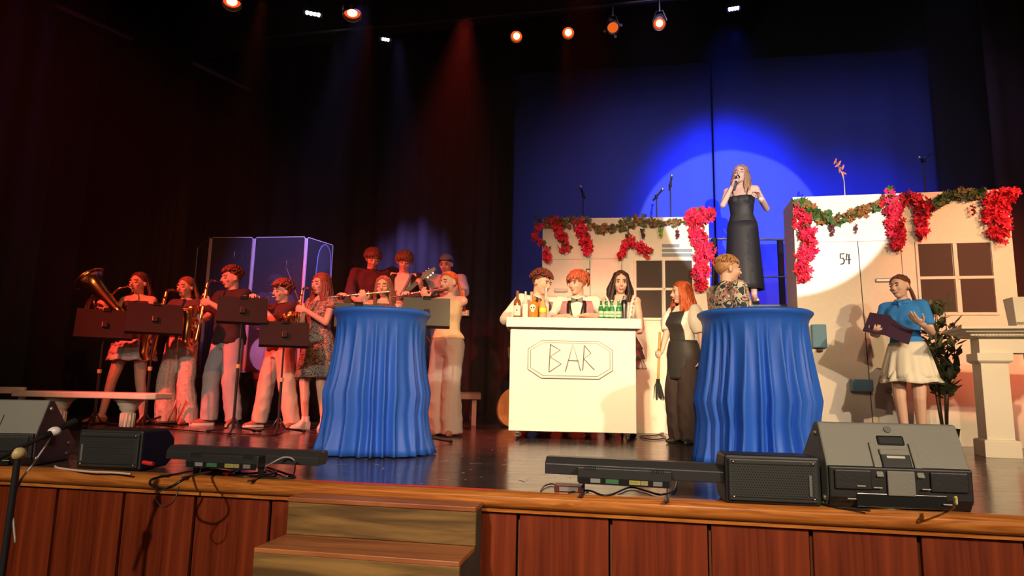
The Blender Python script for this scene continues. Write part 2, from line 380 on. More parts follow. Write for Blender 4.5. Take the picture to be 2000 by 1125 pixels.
tagd(drape('side_drape', [fl_(1845, 9.3), fl_(2010, 8.7)], 0.01, 8.0, 0.05, 0.4, M_black, 11, 5), 'black drape right of the blue backdrop curtain')
tagd(drape('side_drape', [fl_(1957, 7.7), fl_(2140, 7.4)], 0.01, 8.0, 0.05, 0.28, M_maroon, 12, 5), 'reddish-brown drape at the right edge of the photo')
tagd(drape('border_drape', [fl_(330, 9.4), fl_(1960, 7.6)], (at(600, 88, 8.9).z, at(1900, -60, 7.7).z), 8.1, 0.04, 0.5, M_black, 13, 3), 'black border drape hanging across the top behind the coloured lamps')
# building shell
MB().box((0, 0, 0), (0.2, 26, 9.6)).build('wall_left', M_matte, M=Matrix.Translation((-9.0, 6, 3.6))).__setitem__('kind', 'structure')
MB().box((0, 0, 0), (0.2, 26, 9.6)).build('wall_right', M_matte, M=Matrix.Translation((8.8, 6, 3.6))).__setitem__('kind', 'structure')
MB().box((0, 0, 0), (18, 0.2, 9.6)).build('wall_back', M_matte, M=Matrix.Translation((0, 15.2, 3.6))).__setitem__('kind', 'structure')
MB().box((0, 0, 0), (18, 12.2, 0.1)).build('ceiling', M_matte, M=Matrix.Translation((0, 9.2, 8.35))).__setitem__('kind', 'structure')

# risers -------------------------------------------------------
def riser(name, c, size, z, label, leg=0.06, yaw=-A0, skirt=None, th=0.09, nl=((-1, -1), (1, -1), (1, 1), (-1, 1))):
    t = thing(name, label, 'platform', place(Vector((c[0], c[1], 0)), yaw))
    sx, sy = size
    MB().box((0, 0, z - 0.012), (sx, sy, 0.024)).build('deck_board', mat('deck_board', (0.06, 0.045, 0.04), 0.4), t, bevel=0.003)
    MB().box((0, -sy / 2 + .01, z - th / 2 - .012), (sx, 0.03, th - .02)).box((0, sy / 2 - .01, z - th / 2 - .012), (sx, 0.03, th - .02)).box((-sx / 2 + .01, 0, z - th / 2 - .012), (0.03, sy - .03, th - .02)).box((sx / 2 - .01, 0, z - th / 2 - .012), (0.03, sy - .03, th - .02)).build('edge_frame', mat('riser_frame', (0.16, 0.13, 0.12), 0.35, 0.6), t, bevel=0.004)
    for a, b in nl:
        MB().box((a * (sx / 2 - 0.08), b * (sy / 2 - 0.08), (z - th) / 2), (leg, leg, z - th)).build('leg', mat('riser_leg', (0.3, 0.27, 0.24), 0.4, 0.5), t, bevel=0.003)
    if skirt:
        P = [(-sx / 2, sy / 2), (-sx / 2, -sy / 2), (sx / 2, -sy / 2), (sx / 2, sy / 2)]
        d = drape('skirt', P, 0.01, z - 0.03, 0.008, 0.2, skirt, 4, 4); d.parent = t
    return t
riser('drum_riser', (-3.42, 10.1), (2.3, 2.1), 0.62, 'black-skirted low platform carrying the drum kit', skirt=M_black)
riser('band_riser', (-1.36, 9.25), (1.85, 1.75), 0.42, 'low metal-legged platform under the guitarists and keyboard', yaw=0.08)
DZ = 1.52
riser('choir_deck', (3.55, 8.28), (5.4, 1.35), DZ, 'tall stage deck behind the white flats, carrying the singer', th=0.13, nl=((-1, -1), (1, -1), (1, 1), (-1, 1), (-0.05, -1), (-0.05, 1)), leg=0.09)
# railing behind the singer
t = thing('deck_railing', 'blue-lit metal railing behind the singer', 'railing', below(1460, 600, 8.75, DZ))
zt = at(1460, 467, 8.75).z - DZ; zm = at(1460, 540, 8.75).z - DZ
x0 = at(1385, 500, 8.8).x - t.location.x; x1 = at(1545, 500, 8.7).x - t.location.x
M_rail = mat('rail_steel', (0.35, 0.4, 0.5), 0.4, 0.4)
MB().tube([(x0 - .3, 0.06, zt), (x1 + .2, -0.04, zt)], 0.016).build('top_rail', M_rail, t, smooth=True)
MB().tube([(x0 - .3, 0.06, zm), (x1 + .2, -0.04, zm)], 0.012).build('mid_rail', M_rail, t, smooth=True)
for x in (x0 + .06, x1 - 0.12): MB().box((x, 0, zt / 2), (0.07, 0.05, zt)).build('post', M_matte, t, bevel=0.004)

# ------------------------------------------------------------ house flats
class Pl:
    """upright plane: local x along the wall, y into it, z up"""
    def __init__(s, a, b):
        s.o = Vector((a.x, a.y, 0)); d = Vector((b.x - a.x, b.y - a.y, 0)); s.w = d.length; s.d = d.normalized(); s.n = Vector((-s.d.y, s.d.x, 0))
        s.M = Matrix((( s.d.x, s.n.x, 0, s.o.x), (s.d.y, s.n.y, 0, s.o.y), (0, 0, 1, 0), (0, 0, 0, 1)))
    def uz(s, px, py, off=0.0):
        d = pix(px, py); c = Vector((0, 0, CAM_Z)); o = s.o - s.n * off; k = (o - c).dot(s.n) / d.dot(s.n); p = c + d * k
        return (p - s.o).dot(s.d), p.z
    def rect(s, x0, y0, x1, y1, off=0.0):
        a = s.uz(x0, y0, off); b = s.uz(x1, y1, off); return (a[0] + b[0]) / 2, (a[1] + b[1]) / 2, abs(b[0] - a[0]), abs(a[1] - b[1])
HR = Pl(at(1548, 385, 6.95), at(1968, 370, 6.52)); hR = at(1548, 385, 6.95).z
HL = Pl(at(1060, 427, 7.85), at(1384, 426, 7.6)); hL = at(1060, 427, 7.85).z
def digits(pl, root, x0, y0, x1, y1, which):
    G = {'5': [[(1, 1), (0.12, 1), (0.1, 0.58), (0.6, 0.6), (0.95, 0.38), (0.75, 0.08), (0.05, 0.0)]],
         '4': [[(0.3, 1), (0.0, 0.42), (1, 0.45)], [(0.72, 0.95), (0.62, 0.0)]]}
    cx, cz, ww, hh = pl.rect(x0, y0, x1, y1)
    for i, ch in enumerate(which):
        a = cx - ww / 2 + i * ww * 0.56; lw = ww * 0.42
        strokes([[(a + lw * u, -0.006, cz - hh / 2 + hh * v_) for u, v_ in ln] for ln in G[ch]], 0.007, 'house_number', M_darkline, root)
def flat(pl, h, label, depth, panes, lines, extras, nm):
    t = thing('house_flat', label, 'stage flat', pl.M)
    w_ = pl.w
    MB().box((w_ / 2, 0.01, h / 2), (w_, 0.02, h)).build('front_panel', M_white, t, bevel=0.003)
    for x in (0.012, w_ - 0.012): MB().box((x, depth / 2, h / 2), (0.02, depth - .02, h - .004)).build('side_panel', M_white, t, bevel=0.003)
    MB().box((w_ / 2, depth / 2, h - .012), (w_ - .05, depth - .04, 0.02)).build('top_panel', M_white, t)
    for r_ in panes:
        cx, cz, ww, hh = pl.rect(*r_)
        MB().box((cx, -0.004, cz), (ww, 0.01, hh)).build('window_pane', M_pane, t)
    fr = MB()
    xs = [pl.rect(*r_) for r_ in panes]
    cx = sum(q[0] for q in xs) / 4; cz = sum(q[1] for q in xs) / 4; W = max(q[0] + q[2] / 2 for q in xs) - min(q[0] - q[2] / 2 for q in xs); H_ = max(q[1] + q[3] / 2 for q in xs) - min(q[1] - q[3] / 2 for q in xs)
    fr.box((cx, -0.008, cz), (0.03, 0.016, H_)).box((cx, -0.008, cz), (W, 0.016, 0.03))
    for sx in (-1, 1): fr.box((cx + sx * (W / 2 + .012), -0.006, cz), (0.026, 0.014, H_ + .05))
    for sz in (-1, 1): fr.box((cx, -0.006, cz + sz * (H_ / 2 + .012)), (W, 0.014, 0.026))
    fr.build('window_frame', M_white, t, bevel=0.002)
    for a, b, c, d, r_ in lines:
        p = pl.uz(a, b); q = pl.uz(c, d)
        MB().tube([(p[0], 0, p[1]), (q[0], 0, q[1])], r_, 4).build('door_seam', M_darkline, t)
    for nm_, r_, m, th in extras:
        cx, cz, ww, hh = pl.rect(*r_)
        MB().box((cx, -th / 2, cz), (ww, th, hh)).build(nm_, m, t, bevel=min(hh * 0.3, 0.012))
    return t
M_bluebox = mat('faded_blue', (0.12, 0.28, 0.42), 0.6)
hr = flat(HR, hR, 'tall white house flat with the number 54 and four black window panes', 0.55,
     [(1790, 477, 1862, 541), (1869, 475, 1938, 539), (1797, 547, 1868, 609), (1876, 545, 1945, 610)],
     [(1675, 472, 1706, 840, 0.005), (1590, 473, 1757, 470, 0.002), (1758, 472, 1772, 640, 0.003)],
     [('door_handle', (1709, 544, 1748, 551), mat('grey_handle', (0.35, 0.36, 0.38), 0.4, 0.4), 0.02), ('door_handle', (1729, 760, 1772, 768), MATS['grey_handle'], 0.02),
      ('letter_flap', (1583, 634, 1614, 680), M_bluebox, 0.05), ('flap_hook', (1594, 681, 1606, 687), mat('brown_bit', (0.12, 0.06, 0.04), 0.7), 0.04), ('shelf_box', (1658, 741, 1700, 765), M_bluebox, 0.12)], 'r')
digits(HR, hr, 1640, 496, 1662, 516, '54')
hl = flat(HL, hL, 'white house flat behind the bar with the number 45 and a four-pane window', 0.12,
     [(1243, 510, 1293, 562), (1299, 509, 1353, 562), (1243, 568, 1293, 621), (1299, 568, 1354, 621)],
     [(1152, 508, 1153, 640, 0.005), (1080, 507, 1214, 505, 0.002), (1214, 470, 1215, 640, 0.004)],
     [('letter_slot', (1082, 563, 1109, 571), mat('slot_grey', (0.5, 0.48, 0.46), 0.5), 0.02),
      ('painted_bar', (1293, 477, 1327, 483), M_slate, 0.006), ('painted_bar', (1293, 486, 1352, 492), M_slate, 0.006), ('painted_bar', (1293, 495, 1352, 501), M_slate, 0.006)], 'l')
digits(HL, hl, 1134, 526, 1152, 543, '45')

# wooden steps -------------------------------------------------
M_ply = wood('painted_ply', (0.10, 0.055, 0.018), (0.34, 0.20, 0.06), (0.22, 1, 2.6), 7, 0.5, 0.9, 10)
M_tread = wood('worn_tread', (0.26, 0.07, 0.025), (0.50, 0.19, 0.06), (0.25, 2.2, 1), 7, 0.42, 0.8, 10)
M_stepside = mat('step_side', (0.035, 0.038, 0.03), 0.6, var=0.4, scale=4)
p = ground(561, 971, -0.04); q = ground(931, 989, -0.04); s0 = (p - O).dot(E); s1 = (q - O).dot(E); tF = ((p - O).dot(N) + (q - O).dot(N)) / 2
t = thing('wooden_steps', 'worn brown plywood steps set against the stage front', 'steps', Matrix.Translation(S(s0, 0, -1.05)) @ SROT)
W = s1 - s0; zt = -0.04 + 1.05; run = 0.27; rise = 0.17; tb = -0.04
MB().box((W / 2, (tb + tF) / 2, zt - .011), (W, tb - tF + .012, 0.022)).build('tread', M_tread, t, bevel=0.004)
k = 0; f = tF
while zt - (k + 1) * rise > 0.02:
    z1 = zt - k * rise; z0 = z1 - rise
    MB().box((W / 2, f + 0.012, (z1 - .022 + z0) / 2), (W, 0.02, z1 - .022 - z0)).build('riser_board', M_ply, t, bevel=0.002)
    f2 = f - run
    if z0 > 0.02: MB().box((W / 2, (f + f2) / 2, z0 - .011), (W, run, 0.022)).build('tread', M_tread, t, bevel=0.004)
    f = f2; k += 1
poly = [(tb, 0.0), (tb, zt - .022)]; f = tF + .02
for i in range(k + 1):
    poly += [(f, zt - .022 - i * rise), (f, zt - .022 - (i + 1) * rise if i < k else 0.0)]; f -= run
MB().prism(poly, W - 0.022, W - 0.004, 'X').build('side_board', M_stepside, t)
MB().prism(poly, 0.004, 0.022, 'X').build('side_board', M_stepside, t)
# ------------------------------------------------------------ people
def skinmat(n, c): return mat(n, c, 0.55, bump=0.0)
SK = skinmat('skin_fair', (0.72, 0.46, 0.36)); SK2 = skinmat('skin_tan', (0.60, 0.36, 0.26))
M_eye = mat('eye_white', (0.75, 0.72, 0.7), 0.3); M_iris = mat('iris', (0.03, 0.02, 0.02), 0.3)
M_lip = mat('lips', (0.5, 0.16, 0.14), 0.5); M_teeth = mat('teeth', (0.85, 0.82, 0.78), 0.4)
def hairmat(n, c): return mat(n, c, 0.5, bump=0.0, var=0.35, scale=70)
H_brown = hairmat('hair_brown', (0.06, 0.025, 0.015)); H_dark = hairmat('hair_dark', (0.022, 0.013, 0.012)); H_blond = hairmat('hair_blond', (0.42, 0.26, 0.13))
H_ginger = hairmat('hair_ginger', (0.50, 0.13, 0.03)); H_light = hairmat('hair_light_brown', (0.17, 0.085, 0.045)); H_red = hairmat('hair_reddish', (0.15, 0.045, 0.03))
RINGS = {'f': [(.80, .10, .085, .0), (.85, .155, .105, .01), (.92, .165, .112, .012), (.99, .148, .10, .008), (1.07, .118, .085, 0), (1.15, .125, .09, -.003), (1.23, .14, .108, -.014), (1.30, .145, .10, -.006), (1.36, .15, .08, .006), (1.40, .12, .062, .012), (1.44, .062, .052, .014)],
         'm': [(.80, .10, .09, .0), (.85, .15, .105, .008), (.92, .155, .11, .008), (.99, .15, .10, .004), (1.07, .142, .098, 0), (1.15, .15, .104, -.003), (1.23, .165, .112, -.006), (1.30, .172, .108, -.002), (1.36, .172, .085, .006), (1.40, .135, .066, .012), (1.44, .07, .056, .014)]}
def ik(a, b, la, lb, pole):
    a, b = Vector(a), Vector(b); d = b - a; D = min(max(d.length, 0.05), (la + lb) * 0.999); u = d.normalized(); b2 = a + u * D
    x = (la * la - lb * lb + D * D) / (2 * D); h = math.sqrt(max(la * la - x * x, 0)); p = Vector(pole); p = p - u * p.dot(u)
    p = p.normalized() if p.length > 1e-5 else u.orthogonal(); return a + u * x + p * h, b2
class Person:
    """built in body units (1.70 m tall), facing local -y; side -1 is the viewer's left when the figure faces the viewer"""
    def __init__(s, label, loc, yaw, H=1.7, sex='f', lean=0.0, side=0.0, twist=0.0, dz=0.0, feet=None, hands=None, head=(0, 0, 0), skin=SK, voxel=0.0075,
                 toe=None, shoes=None, poles=None, eyes='open', mouth='closed', knee=(0, -1, 0), feet_z=0.0):
        yaw = yaw - math.atan2(loc[0], loc[1])   # yaw is given as seen by the viewer
        s.k = H / 1.7; s.sex = sex; s.skin = skin
        s.root = thing('person', label, 'person', place(loc, yaw, k=s.k))
        s.MW = place(loc, yaw, k=s.k)
        s.U = Matrix.Translation((0, 0, dz)) @ Matrix.Translation((0, 0, .93)) @ Matrix.Rotation(twist, 4, 'Z') @ Matrix.Rotation(lean, 4, 'X') @ Matrix.Rotation(side, 4, 'Y') @ Matrix.Translation((0, 0, -.93))
        U = s.U; P = Matrix.Translation((0, 0, dz)); s.P = P; s.dz = dz
        s.HM = U @ Matrix.Translation((0, -.008, 1.487)) @ Euler((head[0], head[2], head[1]), 'XYZ').to_matrix().to_4x4() @ Matrix.Translation((0, -.004, .085)) @ Matrix.Scale(1.08, 4)
        feet = feet or {-1: (-.10, .02), 1: (.10, .02)}; toe = toe or {-1: -0.2, 1: 0.2}
        s.sh = {q: U @ Vector((q * (.160 if sex == 'f' else .185), .012, 1.375)) for q in (-1, 1)}
        s.hip = {q: P @ Vector((q * .085, .005, .90)) for q in (-1, 1)}
        s.kn = {}; s.an = {}; s.el = {}; s.wr = {}; s.toe = toe
        for q in (-1, 1):
            f = feet[q]; fz = f[2] if len(f) > 2 else 0.085
            s.kn[q], s.an[q] = ik(s.hip[q], (f[0], f[1], fz), .416, .409, Vector(knee) + Vector((q * .15, 0, 0)))
        if callable(hands): hands = hands(s.HM, s.U)
        hands = hands or {}; poles = poles or {}
        s.hand = {}
        for q in (-1, 1):
            h = hands.get(q) or ((q * .22, -.02, .82), (0, -.1, -1), (-q, 0, 0), .35)
            s.el[q], s.wr[q] = ik(s.sh[q], h[0], .275, .245, poles.get(q, (q * .55, .55, -.8)))
            s.hand[q] = h
        mb = MB(); r = RINGS[sex]
        s.rings = r
        mb.loft([s.ring(z, rx, ry, cy, 20) for z, rx, ry, cy in r])
        for q in (-1, 1):
            mb.capsule(U @ Vector((q * .07, .012, 1.385)), s.sh[q], .05, .052 if sex == 'f' else .06)
            a = .046 if sex == 'f' else .053
            mb.capsule(s.sh[q], s.el[q], a, a * .76); mb.capsule(s.el[q], s.wr[q], a * .78, .026)
            if sex == 'f': mb.ell(U @ Vector((q * .06, -.085, 1.24)), (.05, .042, .05))
            mb.capsule(s.hip[q], s.kn[q], .084, .056); mb.capsule(s.kn[q], s.an[q], .056, .034)
            ca = s.kn[q].lerp(s.an[q], .3) + Vector((0, .014, 0)); mb.ell(ca, (.046, .05, .10))
            s.foot(mb, q)
            s.hand_mesh(mb, q)
        mb.capsule(U @ Vector((0, .014, 1.40)), s.HM @ Vector((0, .02, -.055)), .05 if sex == 'f' else .058, .047 if sex == 'f' else .055)
        HM = s.HM
        def he(c, rr, n=16, m=12): mb.ell((0, 0, 0), 1, HM @ Matrix.Translation(c) @ Matrix.Diagonal((*rr, 1)), n, m)
        he((0, .018, .028), (.073, .092, .083)); he((0, -.018, -.022), (.060, .070, .075)); he((0, -.042, -.080), (.031, .034, .026)); he((0, -.012, -.062), (.05, .055, .04))
        mb.tube([HM @ Vector(p) for p in ((0, -.080, .018), (0, -.094, -.004), (0, -.106, -.024), (0, -.090, -.034))], [.008, .010, .014, .010], 8)
        for q in (-1, 1):
            he((q * .074, .012, -.006), (.010, .019, .031), 8, 6); he((q * .036, -.062, -.024), (.022, .020, .020), 8, 6)
        he((0, -.070, .032), (.048, .018, .012), 10, 6)
        s.body = remeshed(mb, 'body', skin, s.root, voxel, 2)
        # face
        for q in (-1, 1):
            if eyes == 'open':
                e_ = MB(HM).ell((q * .030, -.0785, .003), (.0145, .009, .0075), None, 10, 6).build('eye', M_eye, s.root, smooth=True)
                MB(HM).ell((q * .030, -.0865, .003), (.0062, .004, .0066), None, 8, 6).build('iris', M_iris, e_, smooth=True)
                MB(HM).tube([(q * (.030 + .0150 * a), -.0865 + .004 * abs(a), .0105 - .004 * a * a) for a in (-1, -.5, 0, .5, 1)], .0022, 4).build('eyelashes', M_iris, s.root)
            else:
                MB(HM).ell((q * .030, -.078, .004), (.015, .0085, .010), None, 10, 6).build('eyelid', skin, s.root, smooth=True)
                MB(HM).tube([(q * (.030 + .0150 * a), -.0865 + .004 * abs(a), -.003 + .004 * a * a) for a in (-1, -.5, 0, .5, 1)], .0026, 4).build('eyelashes', M_iris, s.root)
        mo = MB(HM)
        if mouth == 'smile':
            mo.tube([(.026 * a, -.090 + .012 * a * a, -.058 + .007 * a * a) for a in (-1, -.6, -.2, .2, .6, 1)], [.003, .005, .006, .006, .005, .003], 6)
            MB(HM).tube([(.02 * a, -.095 + .012 * a * a, -.056 + .005 * a * a) for a in (-1, -.5, 0, .5, 1)], .0035, 6).build('teeth', M_teeth, s.root)
        elif mouth == 'open': mo.ell((0, -.090, -.058), (.020, .010, .012), None, 10, 6); MB(HM).ell((0, -.097, -.055), (.013, .005, .005), None, 8, 6).build('teeth', M_teeth, s.root)
        else: mo.ell((0, -.088, -.054), (.021, .010, .0045), None, 10, 6).ell((0, -.088, -.061), (.017, .010, .005), None, 10, 6)
        mo.build('lips', M_lip, s.root, smooth=True)
        s.shoes(shoes)
    def X(s, z): return s.U if z > .93 else s.P
    def ring(s, z, rx, ry, cy, n=24, off=0.0):
        M = s.X(z); out = []
        for j in range(n):
            a = 2 * math.pi * j / n; c, d = math.cos(a), math.sin(a)
            out.append(M @ Vector((math.copysign(abs(c) ** .9, c) * (rx + off), math.copysign(abs(d) ** .9, d) * (ry + off) + cy, z)))
        return out
    def tr(s, z):
        r = s.rings
        if z <= r[0][0]: return r[0][1:]
        for a, b in zip(r[:-1], r[1:]):
            if z <= b[0]: f = (z - a[0]) / (b[0] - a[0]); return tuple(a[i] + (b[i] - a[i]) * f for i in (1, 2, 3))
        return r[-1][1:]
    def W(s, p): return s.MW @ Vector(p)
    def foot(s, mb, q, g=0.0, h=0.0):
        a = s.an[q]; t = s.toe[q]; d = Vector((math.sin(t), -math.cos(t), 0)); zf = a.z - .085
        heel = Vector((a.x, a.y, zf + .032 + h)) - d * .03; ball = Vector((a.x, a.y, zf + .026 + h)) + d * .10; tip = Vector((a.x, a.y, zf + .02 + h)) + d * .165
        mb.capsule(a, heel + Vector((0, 0, .02)), .034 + g, .03 + g); mb.capsule(heel, ball, .03 + g, .034 + g); mb.capsule(ball, tip, .032 + g, .018 + g); mb.capsule(a + d * .01, ball, .032 + g, .022 + g)
    def hand_mesh(s, mb, q):
        w_, d, n, curl = s.wr[q], Vector(s.hand[q][1]).normalized(), Vector(s.hand[q][2]), s.hand[q][3]
        n = (n - d * n.dot(d)).normalized(); l = d.cross(n) * (1)  # lateral
        up = s.hand[q][4] if len(s.hand[q]) > 4 else None
        # thumb side: for the +1 hand (person's left) palm n, fingers d -> thumb at n x d
        th = n.cross(d) * (1 if q > 0 else -1)
        s.palm = getattr(s, 'palm', {}); s.palm[q] = w_ + d * .075 + n * .03
        c = w_ + d * .048
        fr = Matrix((( th.x, n.x, d.x, c.x), (th.y, n.y, d.y, c.y), (th.z, n.z, d.z, c.z), (0, 0, 0, 1)))
        mb.ell((0, 0, 0), 1, fr @ Matrix.Diagonal((.043, .016, .055, 1)), 14, 10)
        mb.capsule(w_, w_ + d * .03, .025, .024)
        for i, (o, L) in enumerate(((.034, .94), (.0115, 1.05), (-.0115, 1.0), (-.034, .8))):
            p = w_ + d * (.082 - .004 * abs(i - 1.3)) + th * o * .92; ang = 0.12; dirv = (d + th * o * 1.6).normalized()
            for k_, (ln, rr) in enumerate(((.040, .0092), (.027, .0082), (.021, .0075))):
                ang += curl * (0.55, 0.95, 0.7)[k_] * 1.35
                v = dirv * math.cos(ang) + n * math.sin(ang); e = p + v * ln * L; mb.capsule(p, e, rr, rr * .92, 8); p = e
        p = w_ + d * .025 + th * .028; v1 = (d * .55 + th * .75 + n * .25).normalized(); e = p + v1 * .042; mb.capsule(p, e, .0135, .0105, 8)
        v2 = (d * .75 + th * (.45 - curl * .5) + n * (.2 + curl * .7)).normalized(); e2 = e + v2 * .032; mb.capsule(e, e2, .0105, .009, 8)
        mb.capsule(e2, e2 + (v2 + n * curl * .4).normalized() * .018, .009, .008, 8)
    def shoes(s, kind):
        if not kind: return
        m, high = kind
        for q in (-1, 1):
            mb = MB(); s.foot(mb, q, .007, 0.004)
            o = remeshed(mb, 'shoe', m, s.root, .011, 1)
            # trim above the ankle opening
            bm = bmesh.new(); bm.from_mesh(o.data); zc = s.an[q].z - .085 + (.11 if high else .065)
            bmesh.ops.delete(bm, geom=[v for v in bm.verts if v.co.z > zc], context='VERTS')
            for v in bm.verts: v.co.z = max(v.co.z, s.an[q].z - .0845)
            bm.to_mesh(o.data); bm.free()
            so = MB(); d = Vector((math.sin(s.toe[q]), -math.cos(s.toe[q]), 0)); a = s.an[q]; z0 = a.z - .085
            if high: # light sole rim
                pts = [Vector((a.x, a.y, z0 + .010)) + d * u + Vector((d.y, -d.x, 0)) * v_ for u, v_ in ((-.066, 0), (-.04, .034), (.04, .036), (.10, .044), (.16, .03), (.192, 0), (.16, -.03), (.10, -.044), (.04, -.036), (-.04, -.034))]
                so.loft([[p + Vector((0, 0, -.009)) for p in pts], [p + Vector((0, 0, .016)) for p in pts]]).build('sole', mat('shoe_sole', (0.75, 0.72, 0.68), 0.6), s.root, smooth=35)
    # ---------------- clothing
    def top(s, m, hem=.86, off=.014, sleeve=1.0, sr=None, neck=1.425, name='shirt', disp=.004, flare=0.014, strap=False, vox=.0115, low=None, hems=0):
        mb = MB(); zs = [hem, hem + .03] + [z for z, *_ in s.rings if z > hem + .04 and z < neck - .012] + [neck]
        rg = []
        for z in zs:
            rx, ry, cy = s.tr(z); f = flare * max(0, (1.1 - z) / .25); rg.append(s.ring(z, rx, ry, cy, 24, off + f))
        mb.loft(rg)
        if s.sex == 'f':
            for q in (-1, 1): mb.ell(s.U @ Vector((q * .06, -.088, 1.24)), (.057, .046, .057))
        a = (.046 if s.sex == 'f' else .053) + off
        if sleeve > 0:
            for q in (-1, 1):
                sh, el, wr = s.sh[q], s.el[q], s.wr[q]
                mb.capsule(s.U @ Vector((q * .07, .012, 1.375)), sh, .054 + off * .5, a + .002)
                r2 = sr or a
                if sleeve <= 1:
                    e = sh.lerp(el, sleeve * .98); mb.tube([sh, sh.lerp(e, .5), e], [a, (a + r2) / 2, r2], 14)
                else:
                    e = el.lerp(wr, sleeve - 1.0); mb.capsule(sh, el, a, a * .9); mb.tube([el, el.lerp(e, .5), e], [a * .9, a * .82, (sr or a * .72)], 14)
        o = remeshed(mb, name, m, s.root, vox, 2, disp)
        return o
    def trousers(s, m, waist=1.0, thigh=.098, knee_=.082, hem=.085, zhem=.055, off=.014, disp=.005, name='trousers'):
        mb = MB(); rg = []
        for z in (.80, .85, .92, .97, waist): rx, ry, cy = s.tr(z); rg.append(s.ring(z, rx, ry, cy, 24, off))
        mb.loft(rg)
        for q in (-1, 1):
            h, k_, a = s.hip[q], s.kn[q], s.an[q]; g = a - (a - k_).normalized() * 0; e = Vector((a.x, a.y, a.z - .085 + zhem)) if abs((k_ - a).normalized().z) > .7 else a
            mid = k_.lerp(e, .5)
            mb.ell(h, (thigh, thigh * 1.02, thigh)); mb.tube([h, h.lerp(k_, .5), k_, mid, e], [thigh, (thigh + knee_) / 2, knee_, (knee_ + hem) / 2, hem], 16)
            mb.ell(k_, knee_)
        return remeshed(mb, name, m, s.root, .0115, 2, disp, 7.0)
    def skirt(s, m, z1=1.0, z0=.55, r0=.24, off=.018, pl=14, amp=.012, name='skirt', back=0.0, ry=None, rows=8, thick=.004, hemwave=0.0, mid=None):
        rings = []; n = 96; rx1, ry1, cy1 = s.tr(z1)
        for i in range(rows + 1):
            f = i / rows; z = z1 + (z0 - z1) * f; row = []
            hx, hy, cy = s.tr(max(z, .86)); fl = f ** .8
            X_ = max(hx + off, (rx1 + off) * (1 - fl) + r0 * fl) if z > .8 else (rx1 + off) * (1 - fl) + r0 * fl
            Y_ = max(hy + off, (ry1 + off) * (1 - fl) + (ry or r0 * .8) * fl) if z > .8 else (ry1 + off) * (1 - fl) + (ry or r0 * .8) * fl
            for j in range(n):
                a = 2 * math.pi * j / n; wv = amp * f * (math.sin(a * pl + 2 * math.sin(3 * a)) + .4 * math.sin(a * pl * 2.3 + 1))
                p = Vector(((X_ + wv) * math.cos(a), (Y_ + wv) * math.sin(a) + cy, z + hemwave * f * f * math.sin(a * pl * .5)))
                row.append((s.X(z) if z > .93 else s.P) @ p)
            rings.append(row)
        return MB().loft(rings, caps=False).build(name, m, s.root, smooth=True, solid=thick, fix=False)
    def panel(s, m, za, zb, fa, off=.02, name='vest', rows=14, cols=22, thick=.006, disp=.0):
        """sheet over the torso; fa(z) gives (start,end) angle in degrees, -90 is straight ahead"""
        rings = []
        for i in range(rows + 1):
            z = za + (zb - za) * i / rows; rx, ry, cy = s.tr(max(z, .86)); a0, a1 = fa(z); row = []
            if s.sex == 'f': ry += .03 * math.exp(-((z - 1.24) / .06) ** 2)
            for j in range(cols + 1):
                a = R(a0 + (a1 - a0) * j / cols); c, d = math.cos(a), math.sin(a)
                row.append(s.X(z) @ Vector((math.copysign(abs(c) ** .9, c) * (rx + off), math.copysign(abs(d) ** .9, d) * (ry + off) + cy, z)))
            rings.append(row)
        return MB().loft(rings, caps=False, closed=False).build(name, m, s.root, smooth=True, solid=thick, fix=False)
    def sleeve_obj(s, q, m, r0, r1, f, name='sleeve', puff=0):
        sh, el, wr = s.sh[q], s.el[q], s.wr[q]; pts = []; rr = []
        for i in range(9):
            u = i / 8; g = f * u; p = sh.lerp(el, g) if g <= 1 else el.lerp(wr, g - 1); pts.append(p); rr.append(r0 + (r1 - r0) * u + puff * math.sin(math.pi * min(1, u * 1.02)))
        mb = MB(); mb.tube(pts, rr, 14); mb.ell(sh, r0)
        return remeshed(mb, name, m, s.root, .011, 2, .004)
    def collar(s, m, r=.058, z=1.425, name='collar'):
        M = s.U; mb = MB()
        for q in (-1, 1):
            pts = []
            for i in range(9):
                a = R(90 - q * 0 - (i / 8) * 175 * 1) if q > 0 else R(90 + (i / 8) * 175)
                pts.append((math.cos(a) * (r + .012), math.sin(a) * (r + .006) + .012 - .012 * (i / 8), z + .02 - .035 * (i / 8)))
            inner = [M @ Vector((x * .9, y * .9, zz + .022)) for x, y, zz in pts]; outer = [M @ Vector((x * 1.35, y * 1.3, zz - .018)) for x, y, zz in pts]
            mb.loft([inner, outer], caps=False, closed=False)
        return mb.build(name, m, s.root, smooth=True, solid=.006, fix=False)
    # ---------------- hair (in head space)
    def cap_shell(s, m, g=.004, front=.045, low=-.03, name='hair', side=-.015, top=0.0):
        mb = MB(); n, k = 30, 18; vs = []; idx = {}
        rx, ry, rz = .073 + g, .092 + g, .083 + g + top
        def P(th, a): return Vector((rx * math.sin(th) * math.sin(a), -ry * math.sin(th) * math.cos(a) + .018, rz * math.cos(th) + .028))
        rings = []
        for i in range(k + 1):
            row = []
            for j in range(n):
                a = 2 * math.pi * j / n; fr = (math.cos(a) + 1) / 2  # 1 at the front
                lim_z = low + (side - low) * min(1, fr * 2) if fr < .5 else side + (front - side) * ((fr - .5) * 2) ** .7
                ct = (lim_z - .028) / rz; th_max = math.acos(max(-.95, min(.95, ct)))
                row.append(P(th_max * (1 - i / k) + 0.001, a))
            rings.append(row)
        mb.M = s.HM; mb.loft(rings, caps=False)
        return mb.build(name, m, s.root, smooth=True, solid=.002, fix=False), (rx, ry, rz)
